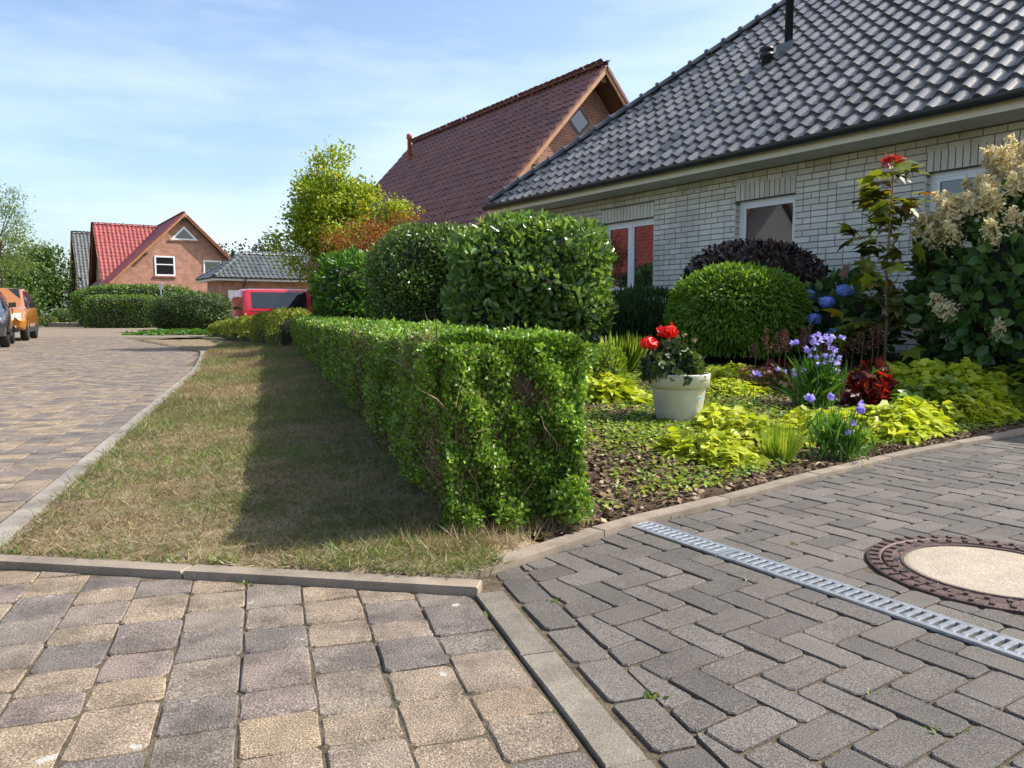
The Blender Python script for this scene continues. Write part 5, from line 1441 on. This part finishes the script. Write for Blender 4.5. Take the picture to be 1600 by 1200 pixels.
for x, y, z in ((.02, -.05, .31), (.10, .0, .27), (-.01, .03, .30)): sm.tube([(0, 0, .05), (x * .8, y, z * .6), (x, y, z)], .0028, 4)
sm.build('stems', M['young_bark'], ger)['kind'] = 'stuff'
for x, y, z, r in hd:
    n = 110; d = rand_dir(n); P = np.array((x, y, z)) + d * np.array((r * 1.15, r * 1.15, r * .75)) * rng.uniform(.5, 1.15, (n, 1)) * lumpf(d, .15, 6, x * 40)[:, None]
    new_obj('flower_head', leaf_mesh('flower_head', P, norm(np.cross(d, rand_dir(n)) + d * .4), d, .030, 'chip', 1.5), L['red_flower'], ger)
n = 36
P = np.concatenate([np.array(c_) + rng.normal(0, .009, (12, 3)) for c_ in ((.02, -.05, .31), (.10, .0, .27), (-.01, .03, .30))])
new_obj('faded_flowers', leaf_mesh('faded_flowers', P, rand_dir(n), rand_dir(n), .016, 'chip', 1.2), L['grass_dry'], ger)

# ---- low plants in the bed
def clump(name, label, cat, x, y, rx, ry, h, n, size, mat, tmpl='heart', rot=0., group=None, flat=.75, wid=1.):
    t = thing(name, label, cat, (x, y, gzf(x, y)), 0, group)
    r_ = np.sqrt(rng.random(n)); a = rng.uniform(0, 2 * math.pi, n)
    ed = 1 + .18 * np.sin(a * 3 + x * 5) + .12 * np.sin(a * 7 + y * 9)
    lx, ly = r_ * np.cos(a) * rx * ed, r_ * np.sin(a) * ry * ed
    X, Y = x + lx * math.cos(rot) - ly * math.sin(rot), y + lx * math.sin(rot) + ly * math.cos(rot)
    zz = gz(X, Y) + .012 + h * (1 - r_ ** 2.5) * (1 - .55 * rng.random(n) ** 1.6) * (1 + .3 * np.sin(X * 19) * np.sin(Y * 17)) 
    P = np.stack([X - x, Y - y, zz - t.location[2]], 1)
    k = drive_side(X, Y) > .05; P = P[k]; n = len(P)
    if n == 0: return t
    ax = np.stack([np.cos(a[k]), np.sin(a[k]), np.full(n, -.15)], 1) + rng.normal(0, .65, (n, 3)) * np.array((1, 1, .45))
    leaf_parts(t, 'foliage', P, ax, UP * flat + rng.normal(0, .30, (n, 3)), rng.uniform(size * .6, size * 1.2, n), tmpl, wid, mat, 300 if y < 12 else 0)
    # stalks
    m = min(n, 260)
    st = np.stack([P[:m, 0], P[:m, 1], P[:m, 2] * .15], 1)
    new_obj('stalks', leaf_mesh('stalks', st, np.tile(UP, (m, 1)) + rng.normal(0, .15, (m, 3)), rand_dir(m), np.maximum(P[:m, 2] * .9, .02), 'blade', .6), L['green'], t)['kind'] = 'stuff'
    return t
LG = 'lime-leaved plants in the bed'
clump('lime_plant', 'lime-green leafy clump left of the flower pot', 'plant', .70, 6.25, .36, .42, .17, 620, .085, L['lime'], group=LG)
clump('lime_plant', 'small lime clump right against the flower pot', 'plant', 1.42, 5.15, .20, .26, .11, 260, .065, L['lime'], group=LG)
clump('lime_plant', 'lime leafy clump behind the flower pot before the green dome', 'plant', 2.05, 7.1, .42, .42, .14, 560, .075, L['lime'], group=LG)
clump('lime_plant', 'lime clump at the front of the bed, nearest to the drain', 'plant', 1.12, 4.25, .27, .27, .12, 480, .062, L['lime'], group=LG)
clump('lime_plant', 'long lime patch along the driveway edge right of the bellflowers', 'plant', 2.62, 5.22, .66, .24, .16, 950, .075, L['lime'], rot=R(36), group=LG)
clump('lime_plant', 'lime patch just behind the violet bellflowers at the drive', 'plant', 2.05, 4.95, .38, .26, .15, 480, .07, L['lime'], rot=R(36), group=LG)
clump('lime_plant', 'lime patch at the far right along the driveway edge', 'plant', 3.42, 5.78, .52, .22, .15, 620, .075, L['lime'], rot=R(35), group=LG)
clump('lime_plant', 'flat lime patch between flower pot and front grass tuft', 'plant', 1.62, 4.75, .36, .26, .10, 420, .06, L['lime'], rot=R(20), group=LG)
clump('lime_plant', 'lime patch behind the pot to the left of the bellflowers', 'plant', 1.75, 6.55, .38, .30, .10, 460, .06, L['lime'], group=LG)
clump('lime_plant', 'bright lime patch between the hosta leaves and the dark red plant', 'plant', 3.25, 6.65, .40, .30, .22, 520, .085, L['lime'], group=LG)
clump('hosta_bed', 'broad yellow-green leafy patch right of the dark red plant', 'plant', 3.72, 6.55, .85, .46, .24, 1300, .10, L['lime'], rot=R(30))
clump('hosta_bed', 'mid-green leafy patch between dark red plant and driveway', 'plant', 3.35, 6.02, .60, .30, .20, 720, .095, L['limegreen'], rot=R(34))
clump('yellow_plant', 'yellowish leafy clump at the right edge beside the driveway', 'plant', 4.35, 6.45, .42, .36, .30, 560, .11, L['hedge_yellow'], 'oval', rot=R(30))
clump('green_perennials', 'dark green low perennials below the cream hydrangea', 'plant', 4.35, 7.5, .70, .40, .24, 900, .10, L['green'], 'oval', rot=R(25))
clump('bronze_plant', 'bronze leafy clump left of the bellflowers', 'plant', 2.25, 6.75, .26, .26, .20, 300, .07, L['astilbe'], 'oval')
# dark red heuchera
clump('dark_red_heuchera', 'dark red glossy leafed plant at the foot of the sapling', 'plant', 2.86, 6.15, .24, .22, .27, 190, .12, L['heuchera'], 'maple', flat=.4)
clump('red_heuchera', 'low red-leaved plant left behind the bellflowers', 'plant', 2.62, 7.25, .30, .2, .16, 150, .09, L['heuchera'], 'maple', flat=.5)
# astilbe plumes
ast = thing('astilbe', 'faded reddish feathery plumes behind the bellflowers', 'perennial', gp(2.95, 7.3))
pl_p, pl_a = [], []
sm = MB()
for i in range(17):
    x, y, h = rng.uniform(-.62, .55), rng.uniform(-.18, .2), rng.uniform(.30, .50)
    z0 = gzf(2.95 + x, 7.3 + y) - gzf(2.95, 7.3)
    sm.tube([(x, y, z0), (x + .02, y, z0 + h * .6), (x + rng.normal(0, .03), y, z0 + h)], .003, 4, False)
    n = 60; f = rng.random(n)
    pl_p.append(np.stack([x + rng.normal(0, .035, n) * (1.1 - f), y + rng.normal(0, .035, n) * (1.1 - f), z0 + h * .6 + f * h * .42], 1))
sm.build('stems', M['young_bark'], ast)['kind'] = 'stuff'
pl_p = np.concatenate(pl_p); new_obj('plumes', leaf_mesh('plumes', pl_p, rand_dir(len(pl_p)) + UP * .5, rand_dir(len(pl_p)), .028, 'diamond', 1.1), L['astilbe'], ast)
# bellflowers
def bellflower(name, label, x, y, spots, nleaf, hleaf):
    t = thing(name, label, 'flower', gp(x, y)); z0 = t.location[2]
    sm = MB(); bp, ba = [], []
    for (dx, dy, h) in spots:
        b0 = (dx * .35, dy * .35, gzf(x + dx * .35, y + dy * .35) - z0)
        sm.tube([b0, (dx * .7, dy * .7, h * .6), (dx, dy, h)], .0028, 4, False)
        for _ in range(2):
            bp.append((dx + rng.normal(0, .012), dy + rng.normal(0, .012), h + rng.normal(0, .014))); ba.append((rng.normal(0, .7), -.5 + rng.normal(0, .4), rng.normal(.25, .3)))
    sm.build('stems', L['green'], t)['kind'] = 'stuff'
    bp, ba = np.array(bp), np.array(ba)
    leaf_parts(t, 'bells', bp, ba, rand_dir(len(bp)), rng.uniform(.040, .056, len(bp)), 'bell', 1., L['violet_flower'], 300, 'bell')
    n = nleaf
    P = rng.normal(0, 1, (n, 3)) * np.array((.07, .05, 0)); P[:, 2] = gz(x + P[:, 0], y + P[:, 1]) - z0 + rng.random(n) * hleaf * .6
    new_obj('foliage', leaf_mesh('foliage', P, rng.normal(0, .45, (n, 3)) + UP * .9, rand_dir(n), rng.uniform(.6, 1.1, n) * hleaf * .6, 'blade', 1.3), L['green'], t)
    return t
bellflower('bellflower', 'tall clump of violet bellflowers in the middle of the bed', 2.38, 5.95, [(float(np.clip(rng.normal(-.02, .15), -.25, .25)), float(np.clip(rng.normal(0, .10), -.16, .16)), rng.uniform(.24, .56)) for _ in range(26)], 420, .40)
bellflower('bellflower', 'front tuft with few violet bells beside the driveway edge', 1.86, 4.32, [(.10, -.02, .30), (.03, -.05, .20), (-.14, .05, .33), (.13, 0, .27), (-.02, .1, .36)], 300, .28)
bellflower('bellflower', 'single pale violet bell on a thin stalk near the pot', 1.88, 5.95, [(0, 0, .24)], 20, .16)
# grass tufts and day lily
def tuft(name, label, cat, x, y, r, h, n, mat, wid=.5, tm='blade', group=None):
    t = thing(name, label, cat, gp(x, y), 0, group)
    a = rng.uniform(0, 2 * math.pi, n); lean = rng.uniform(.05, .75, n)
    P = np.stack([np.cos(a) * r * .3 * rng.random(n), np.sin(a) * r * .3 * rng.random(n), np.zeros(n)], 1)
    ax = np.stack([np.cos(a) * lean, np.sin(a) * lean, np.ones(n)], 1); hint = np.stack([-np.cos(a), -np.sin(a), np.full(n, .6)], 1)
    new_obj('blades', leaf_mesh('blades', P, ax, -hint, rng.uniform(.6, 1.1, n) * h, tm, wid), mat, t)
    return t
tuft('grass_tuft', 'yellow-green grass tuft at the front of the bed left of the bellflower tuft', 'grass', 1.50, 4.22, .22, .24, 260, L['limegreen'], .5)
tuft('day_lily', 'bright green strap-leaved clump between hedge end and flower pot', 'plant', 1.12, 7.8, .35, .42, 200, L['limegreen'], .12, 'long')
tuft('day_lily', 'small green strap-leaved tuft with orange flowers beside the hedge', 'plant', .72, 7.3, .2, .34, 120, L['limegreen'], .12, 'long')
n = 12; P = np.array((.72, 7.25, gzf(.72, 7.25) + .22)) + rng.normal(0, .07, (n, 3))
of = thing('orange_flowers', 'tiny orange blossoms at the end of the box hedge', 'flower', (.72, 7.25, gzf(.72, 7.25)))
new_obj('blossoms', leaf_mesh('blossoms', P - np.array(of.location), rand_dir(n), rand_dir(n), .035, 'chip', 1.5), L['orange'], of)
# ---- mulch chips, creeping ground cover, dry grass: nobody could count these
def scatter(n, x0, x1, y0, y1, ok):
    x = rng.uniform(x0, x1, n); y = rng.uniform(y0, y1, n); k = ok(x, y); return x[k], y[k]
def bed_ok(x, y):
    t, q = tq(x, y); r = -((x - W0[0]) * IN[0] + (y - W0[1]) * IN[1])
    return (q > .42) & (drive_side(x, y) > .04) & (r > .1) & (t > -.6)
xa, ya = scatter(26000, -.2, 3.2, 2.4, 6.5, bed_ok); xb, yb = scatter(16000, .0, 6, 4, 10.5, bed_ok)
x, y = np.concatenate([xa, xb]), np.concatenate([ya, yb]); n = len(x)
tag(new_obj('mulch', leaf_mesh('mulch', np.stack([x, y, gz(x, y) + rng.uniform(.002, .016, n)], 1), rand_dir(n) * np.array((1, 1, .35)), UP + rng.normal(0, .35, (n, 3)), rng.uniform(.012, .04, n), 'chip'), L['mulch']), 'brown bark mulch covering the garden bed', kind='stuff')
def cov(x, y): return .5 + .5 * np.sin(x * 3.1 + 1.3 * np.sin(y * 2.2)) * np.sin(y * 2.7 + 1.1)
def cover_ok(x, y):
    r = -((x - W0[0]) * IN[0] + (y - W0[1]) * IN[1])
    return bed_ok(x, y) & (rng.random(len(x)) < cov(x, y) * 1.0 - .22 + .3 * (y > 4.6)) & (r > 2.6) & (drive_side(x, y) > .12)
x, y = scatter(85000, .0, 4.6, 3.0, 8.4, cover_ok); n = len(x)
tag(new_obj('ground_cover', leaf_mesh('ground_cover', np.stack([x, y, gz(x, y) + rng.uniform(.006, .035, n)], 1), rand_dir(n) * np.array((1, 1, .3)), UP + rng.normal(0, .35, (n, 3)), rng.uniform(.016, .032, n), 'heart'), L['limegreen']), 'creeping small-leaved ground cover between the plants', kind='stuff')

def dens(n, ok, power=1.6):
    """verge positions, denser near the viewer"""
    t = -.9 + 21 * rng.random(n) ** power; q = rng.uniform(-1.75, .12, n)
    x = P0[0] + D[0] * t + PQ[0] * q; y = P0[1] + D[1] * t + PQ[1] * q
    k = on_verge(x, y) & (y > front_y(x) + .075) & ok(x, y); return x[k], y[k], t[k]
LAT = rng.random((64, 64))
def vnoise(x, y, f):
    """smooth random field, -1..1"""
    u, v = x * f + 100.3, y * f + 57.1
    i, j = np.floor(u).astype(int), np.floor(v).astype(int); a, b = u - i, v - j
    a, b = a * a * (3 - 2 * a), b * b * (3 - 2 * b)
    g = lambda p, q: LAT[p % 64, q % 64]
    return 2 * ((g(i, j) * (1 - a) + g(i + 1, j) * a) * (1 - b) + (g(i, j + 1) * (1 - a) + g(i + 1, j + 1) * a) * b) - 1
def gpatch(x, y): return .75 * vnoise(x, y, .9) + .6 * vnoise(x, y, 2.7) + .4 * vnoise(x, y, 8.)
def blades(name, label, n, ok, size, mat, flat, power=1.6):
    x, y, t = dens(n, ok, power); n = len(x)
    P = np.stack([x, y, gz(x, y) - .002], 1)
    ax = rng.normal(0, 1, (n, 3)) * np.array((1, 1, .3)) + UP * flat
    o = new_obj(name, leaf_mesh(name, P, ax, rand_dir(n), size * rng.uniform(.5, 1.3, n) * (1 + t * .07), 'tri', .8), mat)
    tag(o, label, kind='stuff')
blades('dry_grass', 'short straw-coloured grass on the verge', 170000, lambda x, y: rng.random(len(x)) < .85 - .35 * gpatch(x, y), .045, L['grass_dry'], .55)
blades('green_grass', 'patches of green grass on the verge', 190000, lambda x, y: rng.random(len(x)) < .16 + .55 * gpatch(x, y) + .14 * (tq(x, y)[1] > -.8), .05, L['grass_green'], .8)
# dry tufts at the hedge foot and weeds in the paving joints
n = 2600
t = rng.uniform(-.32, .15, n); q = rng.uniform(-.18, .62, n) 
x = P0[0] + D[0] * t + PQ[0] * q; y = P0[1] + D[1] * t + PQ[1] * q; k = (y > front_y(x) + .05) & (drive_side(x, y) > .05); x, y = x[k], y[k]; n = len(x)
tag(new_obj('straw', leaf_mesh('straw', np.stack([x, y, gz(x, y) - .002], 1), rng.normal(0, .6, (n, 3)) + UP * .7, rand_dir(n), rng.uniform(.03, .085, n), 'tri', .6), L['grass_dry']), 'dry straw at the foot of the hedge end', kind='stuff')
wp, wa = [], []
def weed(x, y, n, r, z=0.):
    for _ in range(n):
        a = rng.uniform(0, 2 * math.pi); wp.append((x + rng.normal(0, r), y + rng.normal(0, r), z - .006)); wa.append((math.cos(a), math.sin(a), rng.uniform(.2, 1.3)))
for _ in range(70):
    p = road_p[rng.integers(0, len(road_p))]
    if p[1] < 4: weed(p[0] + D[0] * .075, p[1] + D[1] * .075, rng.integers(3, 16), .012)
near = [p for p in road_p if p[1] < 2.6]
for _ in range(16):
    p = near[rng.integers(0, len(near))]; weed(p[0] + PQ[0] * .08, p[1] + PQ[1] * .08, rng.integers(8, 30), .014)
for _ in range(90):
    p = drive_p[rng.integers(0, len(drive_p))]
    if p[5] is None:
        o_ = .5 * random.choice((-1, 1)); weed(p[0] + math.cos(p[2]) * p[3] * o_, p[1] + math.sin(p[2]) * p[3] * o_, rng.integers(2, 12), .012)
for _ in range(7):
    s_ = rng.uniform(-1.6, .1); x, y = rq(s_, .186); weed(x, y, rng.integers(4, 22), .012)
for _ in range(12):
    k = rng.uniform(0, 1); x = -1.9 + 1.6 * k; weed(x, front_y(x) + .10, rng.integers(8, 26), .02, .03)
wp, wa = np.array(wp), np.array(wa); n = len(wp)
tag(new_obj('weeds', leaf_mesh('weeds', wp, wa, rand_dir(n), rng.uniform(.010, .024, n), 'diamond', .8), L['grass_green']), 'small weeds sprouting in the paving joints', kind='stuff')

# ================================================================== trees and hedges farther off
def tree(name, label, loc, h, r0, crown_c, crown_r, ncl, nleaf, sig, size, mat, bark='bark', group=None, tmpl='diamond', extra=(), shell=.55):
    t = thing(name, label, 'tree', loc, 0, group)
    tm = MB(); cc = np.array(crown_c); cr_ = np.array(crown_r)
    top = cc + np.array((0, 0, cr_[2] * .6))
    pts = [(0, 0, -.2), (.02, 0, h * .35), (cc[0] * .6, cc[1] * .6, cc[2] - cr_[2] * .3), tuple(top)]
    tm.tube(pts, [r0 * 1.15, r0 * .9, r0 * .6, r0 * .12], 8)
    d = rand_dir(ncl); C = cc + d * cr_ * (shell + (1 - shell) * rng.random((ncl, 1)))
    C = np.concatenate([C, np.array(extra).reshape(-1, 3)]) if len(extra) else C
    for i in range(0, len(C)):
        if i % 2 == 0 or i >= ncl:
            k = rng.uniform(.30, .8); b0 = np.array(pts[1]) + (top - np.array(pts[1])) * k * .8; mid = (b0 + C[i]) / 2 + np.array((0, 0, .06 * h * rng.random()))
            tm.tube([tuple(b0), tuple(mid), tuple(C[i])], [r0 * .38 * (1 - k * .5), r0 * .22, r0 * .07], 5, False)
    tm.build('trunk', M[bark], t, True)
    idx = rng.integers(0, len(C), nleaf); off = rng.normal(0, 1, (nleaf, 3)) * np.array((sig, sig, sig * .75))
    P = C[idx] + off
    foliage(t, 'crown', P, norm(P - cc), rng.uniform(size * .6, size * 1.25, nleaf), mat, tmpl, spread=.8, up=.1, out=.5, hintmix=.4)
    return t
tree('yellow_green_tree', 'bright yellow-green tree in front of the brown roofed house', (-4.3, 19.0, .3), 4.3, .075, (0, 0, 2.95), (1.0, 1.0, 1.15), 64, 26000, .18, .085, L['ygtree'], tmpl='oval', extra=[(1.25, 0, 2.9), (1.45, 0, 3.1), (1.6, .1, 3.0), (1.1, 0, 2.6), (-1.45, 0, 2.3), (.1, 0, 4.35), (-.3, 0, 4.2), (-.5, -.2, 1.45), (.1, -.2, 1.5), (.7, -.2, 1.7), (-1.0, -.1, 1.75), (.4, -.3, 1.25)])
tree('red_maple_shrub', 'orange-red small maple between yellow tree and clipped shrub', (-2.65, 15.6, .3), 1.7, .035, (0, 0, 1.75), (1.0, .7, .62), 36, 7000, .16, .07, L['orange'], tmpl='long', extra=[(.55, 0, 2.45), (.4, 0, 2.35)])
tree('young_street_tree', 'slim young tree with light airy crown at the left edge', (-22.4, 34.0, 0), 6.0, .07, (0, 0, 4.2), (1.35, 1.3, 2.1), 44, 6500, .26, .12, L['tree_light'], tmpl='long')
for i, (x, y, h, r, mt, lb) in enumerate([(-34.5, 52, 4.6, 3.0, 'tree_far', 'dark dense tree left of the grey roofed house'), (-38.5, 55, 5.8, 3.2, 'tree_far', 'taller dark tree behind the orange SUV'), (-43, 58, 6.4, 3.6, 'hedge_far', 'lighter green tree behind the young street tree'), (-35.6, 58, 6.0, 2.3, 'tree_far', 'dark tree close against the grey roofed house'), (-30.6, 46.5, 2.0, 1.5, 'tree_far', 'low dark bush beneath the dense trees')]):
    tree('leafy_tree', lb, (x, y, -.05), h * .7, .16, (0, 0, h * .55), (r * .8, r * .8, h * .46), 46, 7000, .55, .26, L[mt], group='trees at the end of the street')
# pine wood on the horizon
n = 46000
wx = rng.uniform(-95, 10, 300); wh = rng.uniform(11.5, 15, 300) - 2 * (np.abs(wx + 50) > 34); i = rng.integers(0, 300, n); f = rng.random(n)
P = np.stack([wx[i] + rng.normal(0, 1.7, n) * (1.15 - f * .8), 168 + rng.normal(0, 3, n), 1 + f * wh[i]], 1)
tag(new_obj('pine_wood', leaf_mesh('pine_wood', P, rand_dir(n) + UP * .3, np.tile(np.array((0., -1., .3)), (n, 1)) + rng.normal(0, .5, (n, 3)), rng.uniform(.35, .8, n), 'diamond', 1.3), L['pine']), 'distant pine wood showing above the garage roof', kind='stuff')

def box_hedge_far(name, label, cx, cy, lx, ly, h, n, size, mat, rot, lump=.05):
    t = bush(name, label, 'hedge', (cx, cy, -.08), (lx / 2, ly / 2, h / 2), n, size, mat, 'diamond', e=7 if lump < .06 else 3.2, lump=lump * .5, fr=7, core=.88, spread=.7, up=.3)
    t.rotation_euler = (0, 0, rot)
    return t
box_hedge_far('clipped_hedge', 'square clipped hedge in front of the red roofed house', -23.2, 46.0, 4.1, 1.5, 2.0, 9000, .10, L['hedge_far'], R(8), .02)
box_hedge_far('tall_hedge', 'taller loose hedge behind the square clipped hedge', -24.0, 49.5, 8.0, 1.6, 2.75, 11000, .14, L['hedge_far'], R(6), .06)
bush('round_bush', 'wide dark green rounded bush left of the red van', 'shrub', (-14.6, 35.2, -.05), (1.85, 1.2, .92), 11000, .09, L['tree_far'], 'diamond', e=2.8, lump=.06, core=.88)
clump('ivy_patch', 'low ivy patch in front of the far hedges', 'ground cover', -13.6, 31.5, 2.3, 1.2, .16, 1300, .16, L['green'], 'heart')
bush('ball_topiary', 'small clipped yellow-green ball at the end of the street', 'shrub', (-30.4, 52.3, -.05), (.95, .8, .62), 2600, .09, L['hedge_far'], 'diamond', e=2.2, lump=.02, core=.9)
bush('yellow_bush', 'tiny yellow bush beside the ball topiary', 'shrub', (-30.2, 50.3, -.05), (.48, .4, .36), 900, .09, L['hedge_yellow'], 'diamond', core=.8)
# small post in front of the red house
sp_ = thing('sign_post', 'thin grey post standing behind the far hedge', 'post', (-21.3, 46.9, -.05))
MB().tube([(0, 0, 0), (0, 0, 2.75)], .035, 8).build('pole', M['galv'], sp_)
MB().box(-.09, .09, -.03, .03, 2.35, 2.75).build('sign_plate', M['galv'], sp_)
# low stone edging at the street's end
for (x, y, lb) in ((-34.0, 51.0, 'low stone planter edge at the end of the street'), (-28.6, 50.2, 'low dark stone edge below the ball topiary')):
    st = thing('stone_edge', lb, 'stone edge', (x, y, -.05), R(5))
    for k in range(5): MB().add(*paver_geo(rect(-1.5 + k * .62, -1.5 + k * .62 + .58, -.15, .15), .32, .03, .02, depth=.4)).build('stone', M['kerb'], st)
